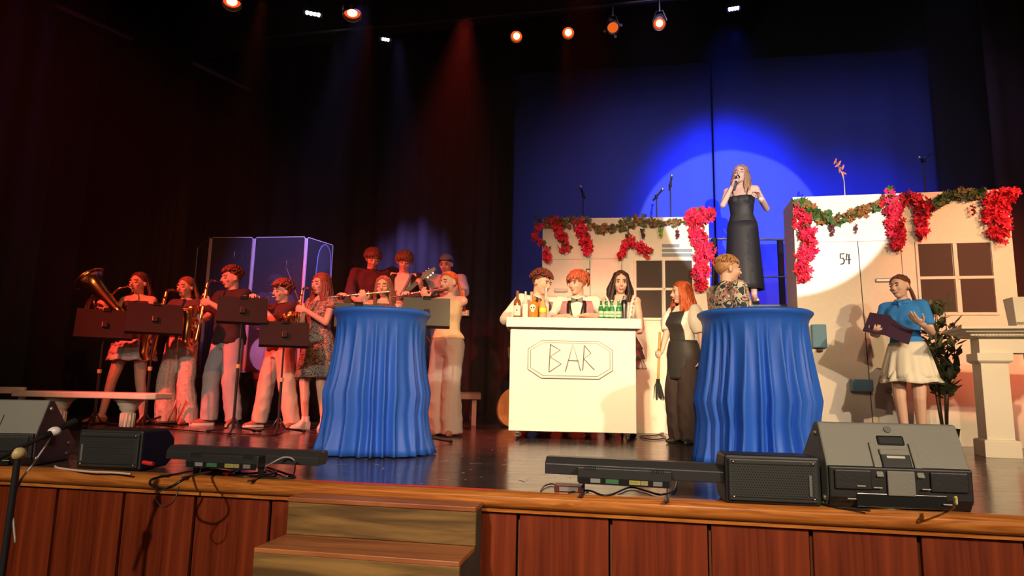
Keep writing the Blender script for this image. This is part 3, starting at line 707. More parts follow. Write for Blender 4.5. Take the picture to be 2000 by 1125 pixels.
    def long_hair(s, m, L=.30, part=0.0, wave=.006, n=150, seed=1, width=.105, front=.04, behind=False, fw=0.85, rad=.009, tips=.3, name='hair', one_side=None):
        rnd = random.Random(seed); o, (rx, ry, rz) = s.cap_shell(m, front=front + .026, low=-.08, name=name, side=.005)
        mb = MB(s.HM)
        for i in range(n):
            a = rnd.uniform(-1, 1); a = math.copysign(abs(a) ** .8, a) * (math.pi - fw) + math.pi  # angle from front, skipping the face
            if behind and abs(a - math.pi) > 1.5: a = math.pi + (a - math.pi) * .6
            sx = math.sin(a); cy_ = -math.cos(a)
            pts = []
            p0 = Vector((part + rnd.uniform(-.004, .004) + .02 * (sx), -.045 + rnd.uniform(0, .10), 0)); 
            q = ((p0.x / rx) ** 2 + ((p0.y - .018) / ry) ** 2); p0.z = .028 + rz * math.sqrt(max(.05, 1 - q)) + .002; pts.append(p0)
            side_pt = Vector((rx * sx * 1.0, ry * cy_ + .018, .03)); 
            m1 = (p0 + side_pt) / 2; m1 -= Vector((0, .018, .028)); ln = math.sqrt((m1.x / rx) ** 2 + (m1.y / ry) ** 2 + (m1.z / rz) ** 2); m1 = m1 / max(ln, .3) * 1.02 + Vector((0, .018, .028)); pts.append(m1)
            pts.append(side_pt * 1.02); ll = L * rnd.uniform(.82, 1.05); ph = rnd.uniform(0, 6); jit = rnd.uniform(-.012, .012)
            back = 1 if cy_ > .2 else 0
            for k_ in range(1, 6):
                f = k_ / 5; z = .03 - ll * f - .02
                ww = width * (1 - .12 * abs(math.cos(a))) * (.86 + .2 * math.sin(f * 2.2)); x = sx * ww * (rx / .08) + jit * f
                y = .018 + cy_ * .085 + (.02 + jit) * f + (.035 if behind else 0) * f
                if abs(sx) > .5 and cy_ < .3 and not behind: y -= .02 * f   # front strands fall forward on the chest
                if z < -.10: y = max(y, .035) if cy_ > .1 else y - .015
                pts.append(Vector((x + wave * math.sin(ph + f * 7), y + wave * math.cos(ph + f * 6), z)))
            rr = [rad * .5, rad * .9, rad * 1.1, rad * 1.2, rad * 1.2, rad * 1.1, rad * .9, rad * tips]
            mb.tube(pts, rr, 4)
        s.comb(mb, rx, ry, rz, None, part, 100, seed)
        b = mb.build(name, m, s.root, smooth=True, fix=False)
        s.join(o, b)
    def comb(s, mb, rx, ry, rz, target=None, part=0.0, n=90, seed=1):
        """thin strands combed from the parting over the crown to the sides or to a knot at the back"""
        rnd = random.Random(seed); c = Vector((0, .018, .028))
        def on(p, g=1.0):
            q = p - c; l_ = math.sqrt((q.x / rx) ** 2 + (q.y / ry) ** 2 + (q.z / rz) ** 2); return c + q / max(l_, .2) * g
        for i in range(n):
            u = rnd.random(); sg = 1 if i % 2 else -1
            p0 = on(Vector((part + sg * .003, -.075 + .15 * u, .11)), 1.012)
            if rnd.random() < .45:  # hairline strands
                a = rnd.uniform(.05, 1.25) * sg; p0 = on(Vector((rx * math.sin(a), -ry * math.cos(a) * 1.0 + .018, .088 - .05 * abs(a))), 1.005)
            tg = target or Vector((sg * (rx * .98), .045 + .04 * u, -.01 - .03 * rnd.random()))
            pts = [on(p0.lerp(tg, f) + Vector((0, 0, .01)), 1.012) for f in (0, .25, .5, .75)] + [Vector(tg)]
            mb.tube(pts, [.003, .0055, .006, .006, .005], 4)
    def join(s, a, b):
        n0 = len(a.data.vertices); vs = [v.co[:] for v in a.data.vertices] + [v.co[:] for v in b.data.vertices]
        fs = [tuple(p.vertices) for p in a.data.polygons] + [tuple(i + n0 for i in p.vertices) for p in b.data.polygons]
        me = bpy.data.meshes.new('hair'); me.from_pydata(vs, [], fs); me.shade_smooth(); me.materials.append(a.data.materials[0]); a.data = me; bpy.data.objects.remove(b)
    def ponytail(s, m, L=.25, front=.042, seed=3, side=0.0, name='hair'):
        o, (rx, ry, rz) = s.cap_shell(m, g=.003, front=front + .034, low=-.045, side=.02, name=name); rnd = random.Random(seed); mb = MB(s.HM)
        for i in range(60):
            a = rnd.uniform(0, 6.28); x = rx * math.sin(a); 
            p0 = Vector((x * .8, -.05 * math.cos(a), .0)); p0.z = .028 + rz * math.sqrt(max(.03, 1 - (p0.x / rx) ** 2 - ((p0.y - .018) / ry) ** 2)); 
            tail = Vector((side * .03, .112, .02)); m1 = (p0 + tail) / 2 - Vector((0, .018, .028)); ln = math.sqrt((m1.x / rx) ** 2 + (m1.y / ry) ** 2 + (m1.z / rz) ** 2); m1 = m1 / max(ln, .4) * 1.03 + Vector((0, .018, .028))
            e = [tail + Vector((side * .04 * f + rnd.uniform(-.018, .018) * f, .03 * math.sin(f * 2.4), -L * f)) for f in (.3, .6, 1)]
            mb.tube([p0, m1, tail] + e, [.004, .007, .009, .011, .009, .003], 4)
        s.comb(mb, rx, ry, rz, Vector((side * .03, .108, .02)), 0, 120, seed)
        s.join(o, mb.build(name, m, s.root, smooth=True, fix=False))
    def short_hair(s, m, curl=0.0, n=240, length=.045, seed=2, front=.05, top=.012, fringe=True, side=.0, low=-.055, rad=.007, name='hair', lift=.012, zmin=.03):
        rnd = random.Random(seed); o, (rx, ry, rz) = s.cap_shell(m, g=.005, front=front + .018, low=low, side=side, name=name); mb = MB(s.HM)
        for i in range(n):
            z = rnd.uniform(zmin, 1.0); a = rnd.uniform(0, 6.283); fr = math.cos(a)
            if fr > .25 and z < .42: z = rnd.uniform(.45, 1)
            st = math.sqrt(1 - z * z); nrm = Vector((st * math.sin(a), -st * math.cos(a), z)); p = Vector((rx * nrm.x, ry * nrm.y + .018, rz * nrm.z + .028))
            g = Vector((nrm.x * .4, -.9 if fringe else .3, -.5 - .4 * (1 - z))); g = (g - nrm * g.dot(nrm)).normalized()
            if curl:
                g = Matrix.Rotation(rnd.uniform(-2.5, 2.5), 3, nrm) @ g; pts = []; c = nrm.cross(g)
                for k_ in range(7): u = k_ / 6; pts.append(p + nrm * (top * .4 + curl * (1 - math.cos(u * 5))) + g * (length * .5 * u + curl * .5 * math.sin(u * 5)) + c * curl * .6 * math.sin(u * 4 + a))
                mb.tube(pts, [rad * .8] + [rad] * 5 + [rad * .4], 4)
            else:
                g = Matrix.Rotation(rnd.uniform(-.5, .5), 3, nrm) @ g; L = length * rnd.uniform(.7, 1.2)
                pts = [p, p + nrm * lift + g * L * .4, p + nrm * (lift * 1.1) + g * L * .8 + Vector((0, 0, -.004)), p + nrm * lift * .5 + g * L * 1.15 + Vector((0, 0, -.012))]
                mb.tube(pts, [rad, rad, rad * .8, rad * .25], 4)
        s.join(o, mb.build(name, m, s.root, smooth=True, fix=False))
    def brows(s, m):
        for q in (-1, 1): MB(s.HM).tube([(q * (.030 + .019 * a), -.0895 + .006 * abs(a + .3), .024 + .004 * (1 - a * a) - .002 * a) for a in (-1, -.4, .2, .7, 1)], [.002, .0035, .0035, .0028, .0012], 5).build('eyebrow', m, s.root)
# ------------------------------------------------------------ instruments
M_brass = mat('brass', (0.85, 0.48, 0.16), 0.22, 1.0); M_silver = mat('silver', (0.8, 0.8, 0.82), 0.18, 1.0); M_pearl = mat('pearl', (0.8, 0.78, 0.75), 0.3)
M_ebon = mat('ebonite', (0.015, 0.015, 0.015), 0.25)
def sax(name, label, M, k=1.0):
    t = thing(name, label, 'saxophone', M @ Matrix.Scale(k, 4))
    MB().tube([(0, .01, 0), (0, -.03, -.003), (0, -.075, -.004)], [.006, .011, .013], 10).build('mouthpiece', M_ebon, t, smooth=40)
    nk = bez([(0, -.07, -.004), (0, -.115, .0), (0, -.15, -.03), (0, -.158, -.09)], 5)
    MB().tube(nk, [.009 + .005 * i / (len(nk) - 1) for i in range(len(nk))], 10).build('neck', M_brass, t, smooth=True)
    b = bez([(0, -.158, -.085), (0, -.155, -.30), (0, -.152, -.56), (0, -.165, -.625), (0, -.205, -.655), (0, -.245, -.63), (0, -.262, -.56), (0, -.27, -.45), (0, -.285, -.38), (0, -.30, -.335), (0, -.305, -.325)], 5)
    rr = []
    key = [(0, .014), (.35, .022), (.5, .032), (.62, .038), (.72, .042), (.82, .048), (.9, .058), (.96, .072), (1, .088)]
    for i in range(len(b)):
        u = i / (len(b) - 1)
        for (a, ra), (c, rc) in zip(key[:-1], key[1:]):
            if u <= c: rr.append(ra + (rc - ra) * (u - a) / (c - a)); break
    MB().tube(b, rr, 16, caps=False).build('horn_body', M_brass, t, smooth=True, solid=.003)
    MB().tube([b[-1] + Vector((.088 * math.cos(a), .088 * .86 * math.sin(a), .088 * .35 * math.sin(a))) for a in [i * .3927 for i in range(16)]], .004, 6, closed=True).build('bell_rim', M_brass, t, smooth=True)
    rods = MB()
    rods.tube([(.03, -.17, -.13), (.036, -.165, -.56)], .0035, 5).tube([(-.03, -.17, -.16), (-.036, -.165, -.6)], .0035, 5).tube([(.045, -.24, -.38), (.05, -.215, -.6)], .003, 5)
    rods.build('key_rods', M_brass, t, smooth=True)
    for i in range(8):
        z = -.16 - i * .052; r_ = .011 + .0014 * i
        MB().lathe([(r_, 0), (r_, .004), (r_ * .6, .007)], 10, Matrix.Translation((0.002, -.158 - .018 - .0014 * i, z)) @ Matrix.Rotation(math.pi / 2, 4, 'X')).build('key_cup', M_brass if i % 2 else M_pearl, t, smooth=40)
    for z, x in ((-.50, .05), (-.42, .055)):
        MB().lathe([(.024, 0), (.024, .005), (.010, .009)], 12, Matrix.Translation((x, -.25, z)) @ Matrix.Rotation(math.pi / 2, 4, 'Y')).build('key_cup', M_brass, t, smooth=40)
    return t
def flute(name, label, M):
    t = thing(name, label, 'flute', M)
    MB().tube([(.09, 0, 0), (-.58, 0, 0)], .0105, 12).build('tube', M_silver, t, smooth=40)
    MB().tube([(.02, 0, 0), (-.02, 0, 0)], .015, 12).build('lip_plate', M_silver, t, smooth=40)
    k = MB()
    for i in range(12):
        k.lathe([(.009, 0), (.009, .004), (.004, .006)], 8, Matrix.Translation((-.17 - i * .03, 0, .010)))
    k.tube([(-.14, .008, .012), (-.52, .008, .012)], .002, 4).build('keys', M_silver, t, smooth=40)
    return t
def trumpet(name, label, M):
    t = thing(name, label, 'trumpet', M)
    MB().lathe([(.005, 0), (.005, .05), (.008, .065), (.013, .078), (.014, .082)], 12, Matrix.Translation((0, -.08, 0)) @ Matrix.Rotation(-math.pi / 2, 4, 'X')).build('mouthpiece', M_silver, t, smooth=40)
    loop = bez([(0, -.06, 0), (0, -.25, 0), (0, -.40, 0), (0, -.44, -.02), (0, -.44, -.05), (0, -.40, -.07), (0, -.25, -.07)], 5)
    MB().tube(loop, .006, 8).build('leadpipe', M_silver, t, smooth=True)
    bl = bez([(0.012, -.25, -.065), (0.012, -.12, -.065), (0.012, -.08, -.04), (0.012, -.10, -.01), (0.012, -.20, 0.0), (0.012, -.38, 0), (0.012, -.45, 0), (0.012, -.49, 0), (0.012, -.505, 0)], 5)
    n = len(bl); MB().tube(bl, [.006 + .055 * max(0, (i / (n - 1) - .55) / .45) ** 2.6 for i in range(n)], 16, caps=False).build('bell', M_silver, t, smooth=True, solid=.002)
    for i in range(3):
        MB().lathe([(.009, -.10), (.009, .02), (.003, .022), (.003, .04), (.008, .041), (.008, .045)], 10, Matrix.Translation((.006, -.21 - i * .026, 0))).build('valve', M_silver, t, smooth=40)
    return t
def euphonium(name, label, M):
    t = thing(name, label, 'euphonium', M)
    MB().lathe([(.007, 0), (.007, .05), (.014, .07), (.016, .075)], 12, Matrix.Rotation(-math.pi / 2, 4, 'X') @ Matrix.Translation((0, 0, -.075))).build('mouthpiece', M_silver, t, smooth=40)
    lp = bez([(0, -.07, 0), (.0, -.14, -.02), (-.05, -.16, -.05), (-.12, -.15, -.12), (-.20, -.14, -.16)], 5)
    MB().tube(lp, .009, 8).build('leadpipe', M_brass, t, smooth=True)
    ax0, ax1 = Vector((.05, -.17, -.34)), Vector((-.35, -.20, .06)); d = ax1 - ax0
    prof_ = [(0, .042), (.2, .048), (.4, .058), (.6, .072), (.78, .088), (.88, .105), (.95, .13), (1.0, .165)]
    MB().tube([ax0 + d * u for u, _ in prof_], [r_ for _, r_ in prof_], 22, caps=False).build('bell', M_brass, t, smooth=True, solid=.003)
    u = d.normalized(); p1 = u.orthogonal().normalized(); p2 = u.cross(p1)
    MB().tube([ax1 + (p1 * math.cos(a) + p2 * math.sin(a)) * .165 for a in [i * .262 for i in range(24)]], .006, 6, closed=True).build('bell_rim', M_brass, t, smooth=True)
    v_ = Vector((.6, 0, .8)); u_ = Vector((-.8, 0, .6)); c = Vector((-.17, -.12, -.24))
    ob = bez([ax0, ax0 + Vector((.04, .01, -.05)), c + v_ * -.19 + u_ * -.16, c + v_ * -.22, c + v_ * -.18 + u_ * .16, c + u_ * .22, c + v_ * .06 + u_ * .20], 5)
    MB().tube(ob, [.042 - .018 * i / (len(ob) - 1) for i in range(len(ob))], 12).build('outer_bow', M_brass, t, smooth=True)
    for i, (r1, r2, o) in enumerate(((.15, .10, 0), (.115, .075, .02), (.085, .055, -.03))):
        cc = c + u_ * (.03 + o) + Vector((0, -.02 * i, 0))
        MB().tube([cc + u_ * r1 * math.cos(a) + v_ * r2 * math.sin(a) for a in [k * .314 for k in range(20)]], .0095, 7, closed=True).build('tubing_loop', M_brass, t, smooth=True)
    for i in range(3):
        b = c + u_ * (.0 + i * .042) + Vector((0, -.045, 0)); MB().tube([b - v_ * .08, b + v_ * .09], .016, 10).tube([b + v_ * .09, b + v_ * .13], .004, 6).tube([b + v_ * .13, b + v_ * .137], .012, 8).build('valve', M_brass, t, smooth=40)
    return t
def guitar(name, label, M, body_m, L=.62, bass=False, cat='guitar'):
    """body centre at origin, neck towards +x, strings facing -y"""
    t = thing(name, label, cat, M)
    out = []
    for i in range(36):
        a = 2 * math.pi * i / 36; r_ = .17 + .035 * math.cos(2 * a) - .018 * math.cos(a) + .012 * math.cos(3 * a)
        x, z = -.02 + r_ * math.cos(a) * 1.12, r_ * math.sin(a) * .98
        if x > .09 and abs(z) < .07: x = .11
        out.append((x, z))
    MB().prism(out, -.02, .022, 'Y').build('guitar_body', body_m, t, smooth=40, bevel=.006)
    MB().box((.10 + L / 2, -.024, 0), (L + .05, .022, .048)).build('neck', mat('maple', (.45, .26, .12), .4), t, bevel=.006)
    MB().box((.10 + L / 2, -.037, 0), (L + .02, .006, .046)).build('fretboard', M_ebon, t)
    hd = MB().prism([(.12 + L, -.026), (.15 + L, -.045), (.30 + L, -.03), (.31 + L, .01), (.16 + L, .042), (.12 + L, .026)], -.032, -.018, 'Y'); hd.build('headstock', body_m, t, bevel=.003)
    for i in range(4 if bass else 6):
        x = .16 + L + (i % 3) * .042; z = .055 if i < 3 else -.058
        MB().lathe([(.004, 0), (.004, .014), (.010, .016), (.010, .024)], 8, Matrix.Translation((x, -.028, z * .7)) @ Matrix.Rotation(-math.pi / 2 if z > 0 else math.pi / 2, 4, 'X')).build('tuning_peg', M_chrome, t, smooth=40)
    MB().box((.0, -.026, 0), (.03, .014, .085)).box((-.07, -.026, 0), (.03, .014, .085)).build('pickup', M_ebon, t, bevel=.003)
    MB().box((-.12, -.028, 0), (.03, .016, .08)).build('bridge', M_chrome, t, bevel=.002)
    st = MB()
    for i in range(4 if bass else 6): z = -.018 + i * (.012 if bass else .0072); st.tube([(-.12, -.042, z), (.13 + L, -.042, z * .9)], .0009, 3)
    st.build('strings', M_chrome, t)
    return t
def grip(pt, d, n, curl=.7):
    d = Vector(d).normalized(); n = Vector(n); n = (n - d * n.dot(d)).normalized(); return (Vector(pt) - d * .075 - n * .028, d, n, curl)
MOUTH = Vector((0, -.098, -.056))
def sax_hands(Ms, k=1.0, up=-.24, lo=-.44):
    def f(HM, U):
        A = Matrix.Translation(HM @ MOUTH) @ Ms @ Matrix.Scale(k, 4); B = A.to_3x3().normalized()
        return {1: grip(A @ Vector((.012, -.165, up)), B @ Vector((-.85, -.5, .15)), B @ Vector((-.5, .85, 0)), .75), -1: grip(A @ Vector((-.012, -.165, lo)), B @ Vector((.85, -.5, .1)), B @ Vector((.5, .85, 0)), .75)}
    return f
def ins(s, Ms): return s.MW @ Matrix.Translation(s.HM @ MOUTH) @ Ms
RX, RY, RZ = (lambda a: Matrix.Rotation(R(a), 4, 'X')), (lambda a: Matrix.Rotation(R(a), 4, 'Y')), (lambda a: Matrix.Rotation(R(a), 4, 'Z'))
C_ = lambda n, c, **k: mat(n, c, k.pop('rough', .85), bump=.25, scale=70, **k)
# ------------------------------------------------------------ the band
C_black = C_('cloth_black', (0.02, 0.018, 0.02)); C_white = C_('cloth_white', (0.82, 0.78, 0.72)); C_grey = C_('cloth_grey', (0.36, 0.33, 0.32)); C_cream = C_('cloth_cream', (0.55, 0.47, 0.38))
C_denim = C_('denim_light', (0.42, 0.42, 0.44)); C_pink = C_('vest_fabric', (0.36, 0.22, 0.24)); C_satin = mat('satin_black', (0.012, 0.012, 0.014), .4)
Sneak = mat('sneaker_white', (0.78, 0.75, 0.7), .6); ShoeB = mat('shoe_black', (0.02, 0.02, 0.02), .4); ShoeR = mat('shoe_rust', (0.35, 0.12, 0.08), .7)
# euphonium player
def f(HM, U):
    m = HM @ MOUTH; return {-1: grip(m + Vector((-.16, -.20, -.21)), (-.3, -.5, .55), (-.3, .6, -.5), .6), 1: grip(m + Vector((.04, -.17, -.36)), (-.8, -.5, .3), (-.2, .1, 1), .6)}
s = Person('young woman in white tiered mini skirt playing the euphonium', below(245, 815, 7.45), R(-32), 1.72, 'f', feet={-1: (-.26, -.02), 1: (.16, .06)}, hands=f, head=(.05, -.15, .0), eyes='closed', toe={-1: -.6, 1: .3}, shoes=(ShoeR, False))
s.top(C_('top_black', (0.035, 0.028, 0.03)), hem=.98, sleeve=0, neck=1.36, off=.010, name='top')
tier = C_('tier_white', (0.78, 0.74, 0.72))
for z1, z0, r0, off in ((1.02, .86, .215, .012), (.94, .77, .235, .03), (.85, .70, .25, .05)): s.skirt(tier, z1, z0, r0, off=off, pl=17, amp=.016, name='skirt_tier', hemwave=.008, rows=5)
s.brows(H_brown); s.long_hair(H_brown, L=.26, front=.05, behind=True, wave=.004, n=120, seed=4)
euphonium('euphonium', 'shiny brass euphonium held by the woman in the white tiered skirt', ins(s, Matrix()))
# tenor sax player
Ms = RY(6) @ RX(-4)
s = Person('young woman with smooth hair and patterned wide trousers playing a long saxophone', below(341, 820, 7.6), R(-38), 1.70, 'f', hands=sax_hands(Ms, 1.22), head=(.08, -.1, 0), eyes='closed', feet={-1: (-.12, .0), 1: (.13, .06)}, toe={-1: -.5, 1: .1}, shoes=(ShoeR, False))
s.trousers(pattern('lace_print', [(0.62, 0.52, 0.48), (0.48, 0.36, 0.33), (0.72, 0.66, 0.62)], 26, stops=[0, .5, .56]), thigh=.10, knee_=.098, hem=.115, zhem=.03, waist=1.04)
s.top(C_('shirt_mauve', (0.07, 0.045, 0.05)), hem=.97, sleeve=.75, sr=.07, disp=.006); s.brows(H_light); s.long_hair(H_light, L=.24, front=.05, behind=True, wave=.003, n=110, seed=5)
sax('tenor_saxophone', 'long brass tenor saxophone of the woman in patterned wide trousers', ins(s, Ms), 1.22)
# alto sax player (man)
Ms = RY(0) @ RX(-8)
s = Person('young man with reddish curls and dark shirt playing a saxophone behind a music stand', below(432, 825, 7.55), R(-50), 1.82, 'm', hands=sax_hands(Ms, 1.05), head=(.12, -.25, 0), eyes='closed', feet={-1: (-.13, -.05), 1: (.14, .04)}, toe={-1: -.4, 1: .5}, shoes=(ShoeR, True))
s.trousers(C_denim, thigh=.105, knee_=.09, hem=.085); s.top(C_('shirt_dark', (0.028, 0.018, 0.022)), hem=.86, sleeve=.85, sr=.078, off=.022, flare=.02, disp=.008)
s.collar(MATS['shirt_dark']); s.brows(H_red); s.short_hair(H_red, curl=.009, n=300, front=.055, top=.012, rad=.0055, length=.03)
sax('alto_saxophone', 'curved brass saxophone of the man with reddish curls', ins(s, Ms), 1.1)
# trumpet player
Ms = RX(12) @ RZ(-10)
def f(HM, U):
    A = Matrix.Translation(HM @ MOUTH) @ Ms
    return {1: grip(A @ Vector((.015, -.24, -.045)), (-.75, -.45, .5), (-.6, .2, -.1), .8), -1: grip(A @ Vector((-.005, -.235, .02)), (.75, -.55, .35), (.3, -.1, -.9), .5)}
s = Person('young man with fluffy curls and sunglasses on his head playing a trumpet', below(536, 825, 7.3), R(-58), 1.62, 'm', hands=f, side=.06, lean=.05, head=(.05, 0, 0), eyes='closed', feet={-1: (-.22, -.06), 1: (.20, .10)}, toe={-1: -.1, 1: .7}, shoes=(ShoeR, True))
s.trousers(C_cream, thigh=.11, knee_=.098, hem=.09); s.top(C_('shirt_wine', (0.065, 0.014, 0.02)), hem=.88, sleeve=.95, sr=.075, off=.02, disp=.008); s.collar(C_black); s.brows(H_brown)
s.short_hair(hairmat('hair_copper', (0.26, 0.07, 0.045)), curl=.013, n=330, front=.06, top=.022, low=-.03, rad=.006, length=.04)
trumpet('trumpet', 'silver trumpet raised by the man with sunglasses on his head', ins(s, Ms))
g = MB(s.HM)
for q in (-1, 1): g.ell((q * .034, -.093, .058), (.028, .008, .018), RX(-35), 12, 6)
g.tube([(-.078, .0, .055), (-.074, -.05, .062), (-.034, -.10, .064), (.034, -.10, .064), (.074, -.05, .062), (.078, .0, .055)], .0035, 5)
tag(g.build('sunglasses', M_ebon, None, smooth=True, M=s.MW), 'black sunglasses pushed up on the trumpet player curls', 'sunglasses')
# drummer
pz = Vector((0, 0, .62))
s = Person('drummer with dark straight fringe seated behind the clear shield', below(528, 700, 10.3) + pz, R(-8), 1.84, 'm', dz=-.26, hands={-1: ((-.26, -.34, 1.02), (-.1, -1, -.1), (0, 0, -1), .8), 1: ((.24, -.34, 1.0), (-.2, -1, -.2), (0, 0, -1), .8)}, feet={-1: (-.25, -.42), 1: (.25, -.42)}, voxel=.011, head=(.2, 0, 0), shoes=(ShoeB, True))
s.trousers(C_black); s.top(C_black, sleeve=.9); s.brows(H_dark); s.short_hair(H_dark, n=260, length=.06, front=.03, top=.01, low=-.06)
# dress sax player
Ms = RY(4) @ RX(-2)
s = Person('young woman with long auburn hair and speckled dress playing a saxophone', below(612, 832, 7.25), R(-44), 1.72, 'f', hands=sax_hands(Ms, 1.0), head=(.12, -.12, 0), eyes='closed', feet={-1: (-.09, -.03), 1: (.09, .06)}, toe={-1: -.1, 1: .5}, shoes=(Sneak, True))
spk = pattern('speckle_print', [(0.025, 0.022, 0.022), (0.45, 0.42, 0.38), (0.03, 0.025, 0.025), (0.5, 0.47, 0.42)], 46, stops=[0, .46, .53, .62])
s.top(spk, hem=1.0, sleeve=.4, sr=.07, neck=1.38, name='dress_bodice', off=.013); s.skirt(spk, 1.05, .55, .25, off=.02, pl=9, amp=.012, name='dress_skirt')
for q in (-1, 1): MB().tube([s.an[q] + Vector((0, 0, a)) for a in (-.01, .05)], .042, 12).build('sock', C_white, s.root, smooth=40)
s.brows(H_red); s.long_hair(hairmat('hair_auburn', (0.17, 0.055, 0.03)), L=.34, n=170, seed=7, wave=.008)
sax('alto_saxophone', 'brass saxophone of the woman in the speckled dress', ins(s, Ms), .98)
# bass player, guitarist, headphones, keyboard
rz = Vector((0, 0, .42))
Bm = Matrix.Translation((-.10, -.24, .98)) @ RY(-14)
s = Person('young man in maroon shirt looking down at his bass guitar', below(714, 760, 8.55) + rz, R(6), 1.86, 'm', voxel=.009, hands={-1: grip((-.14, -.31, 1.0), (.9, -.1, -.3), (.1, 1, 0), .6), 1: grip((.36, -.27, 1.10), (-.1, -.6, .7), (-.7, .6, 0), .8)}, head=(.42, .05, 0), eyes='closed')
s.trousers(C_black); s.top(C_('shirt_maroon', (0.07, 0.015, 0.028)), sleeve=1.7, off=.022, disp=.008); s.collar(C_black); s.brows(H_red); s.short_hair(hairmat('hair_rosewood', (0.15, 0.05, 0.045)), n=280, length=.042, front=.055, top=.02, low=-.02)
guitar('bass_guitar', 'dark bass guitar of the man in the maroon shirt', s.MW @ Bm, M_ebon, .70, True, 'bass guitar')
Gm = Matrix.Translation((-.10, -.23, 1.02)) @ RY(-43)
s = Person('guitarist in black jacket over white shirt with feathered hair', below(778, 760, 8.55) + rz, R(-4), 1.82, 'm', voxel=.009, hands={-1: grip((-.13, -.30, 1.0), (.9, -.1, -.3), (.1, 1, 0), .6), 1: grip((.20, -.27, 1.29), (-.1, -.6, .7), (-.7, .6, 0), .85)}, head=(.30, .1, .05), eyes='closed')
s.trousers(C_black); s.top(C_white, off=.012, sleeve=.6, name='t_shirt')
s.panel(C_black, .90, 1.41, lambda z: (-62, 242), off=.028, name='jacket', thick=.012)
for q in (-1, 1): s.sleeve_obj(q, C_black, .072, .05, 1.75)
MB(s.U).tube(bez([(.10, -.10, 1.40), (.06, -.15, 1.28), (-.02, -.18, 1.12), (-.08, -.20, 1.02)], 5), .018, 6).build('guitar_strap', mat('strap_grey', (.2, .25, .3), .7), s.root, smooth=True)
s.brows(H_light); s.short_hair(H_light, n=320, length=.05, front=.052, top=.03, low=-.05, lift=.018)
guitar('electric_guitar', 'electric guitar with angled neck held by the guitarist in black jacket', s.MW @ Gm, mat('guitar_dark', (.06, .03, .03), .25), .36)
s = Person('musician with big headphones and curly hair between the two guitarists', below(754, 760, 9.45) + Vector((0, 0, .42)), R(15), 1.72, 'm', voxel=.011, head=(.35, .1, 0), eyes='closed')
s.trousers(C_black); s.top(C_('shirt_plum', (0.12, .06, .09)), sleeve=.9); s.short_hair(H_dark, curl=.02, n=240, front=.04, top=.03)
hp = MB(s.HM); 
for q in (-1, 1): hp.ell((q * .088, .01, .0), (.022, .036, .042), None, 12, 8)
hp.tube([(.092 * math.cos(a), .012, .0 + .135 * math.sin(a)) for a in [i * .314 for i in range(11)]], .008, 6)
tag(hp.build('headphones', mat('hp_grey', (.25, .25, .28), .25, .3), None, smooth=True, M=s.MW), 'glossy grey headphones worn by the curly-haired musician at the back', 'headphones')
s = Person('keyboard player in pale shirt and backwards blue cap', below(864, 760, 8.85) + rz, R(-6), 1.86, 'm', voxel=.009, hands={-1: ((-.25, -.34, .98), (.1, -1, -.2), (0, 0, -1), .4), 1: ((.25, -.34, .98), (-.1, -1, -.2), (0, 0, -1), .4)}, head=(.3, -.2, 0))
s.trousers(C_('jeans_blue', (.10, .13, .22))); s.top(C_('tee_lilac', (.55, .55, .66)), sleeve=.85, sr=.085, off=.024, disp=.008); s.brows(H_brown); s.short_hair(H_brown, n=0, front=.03, low=-.05)
c = MB(s.HM); c.ell((0, .02, .04), (.083, .103, .083), None, 20, 12); cb = s.HM @ Vector((0, .12, .0))
c2 = MB(s.HM).ell((0, .125, .005), (.06, .05, .008), RX(-20), 14, 6)
t_ = thing('cap', 'faded blue cap worn backwards by the keyboard player', 'cap', s.MW)
o = c.build('crown', mat('cap_blue', (.16, .22, .36), .8), t_, smooth=True); bm = bmesh.new(); bm.from_mesh(o.data); Hi = s.HM.inverted()
bmesh.ops.delete(bm, geom=[v for v in bm.verts if (Hi @ v.co).z < .035 - (Hi @ v.co).y * .15], context='VERTS'); bm.to_mesh(o.data); bm.free(); c2.build('brim', MATS['cap_blue'], t_, smooth=True)
# flute players
Fm = RY(-9) @ RZ(12)
def fl_hands(Fm):
    def f(HM, U):
        A = Matrix.Translation(HM @ Vector((0, -.104, -.066))) @ Fm; B = A.to_3x3()
        return {1: grip(A @ Vector((-.20, .004, -.012)), B @ Vector((-.25, -.55, .75)), B @ Vector((-.1, .8, .5)), .55), -1: grip(A @ Vector((-.42, -.006, -.002)), B @ Vector((.35, -.75, .3)), B @ Vector((.1, -.3, -1)), .45)}
    return f
s = Person('flautist with long brown hair behind the left blue table', below(738, 830, 7.0), R(-8), 1.66, 'f', hands=fl_hands(Fm), head=(.06, -.12, -.10), eyes='closed', feet={-1: (-.1, 0), 1: (.1, 0)}, shoes=(ShoeB, False), poles={-1: (-.9, .1, -.5), 1: (.3, -.2, -1)})
s.trousers(C_black); s.top(C_('top_taupe', (.10, .075, .07)), sleeve=0, hem=.9, neck=1.38, name='top'); s.brows(H_brown); s.long_hair(hairmat('hair_mouse', (.17, .10, .06)), L=.34, n=170, seed=9, front=.055)
flute('flute', 'silver flute of the player with long brown hair', s.MW @ Matrix.Translation(s.HM @ Vector((0, -.104, -.066))) @ Fm)
Fm = RY(-7) @ RZ(4)
s = Person('flautist with red ponytail, yellow top and wide grey trousers', below(868, 848, 6.75), R(-30), 1.68, 'f', hands=fl_hands(Fm), head=(.06, -.15, -.08), eyes='closed', feet={-1: (-.08, .02), 1: (.08, .0)}, toe={-1: -.1, 1: .3}, shoes=(mat('sandal_tan', (.30, .14, .09), .6), False), poles={-1: (-.9, .1, -.5), 1: (.5, .1, -1)})
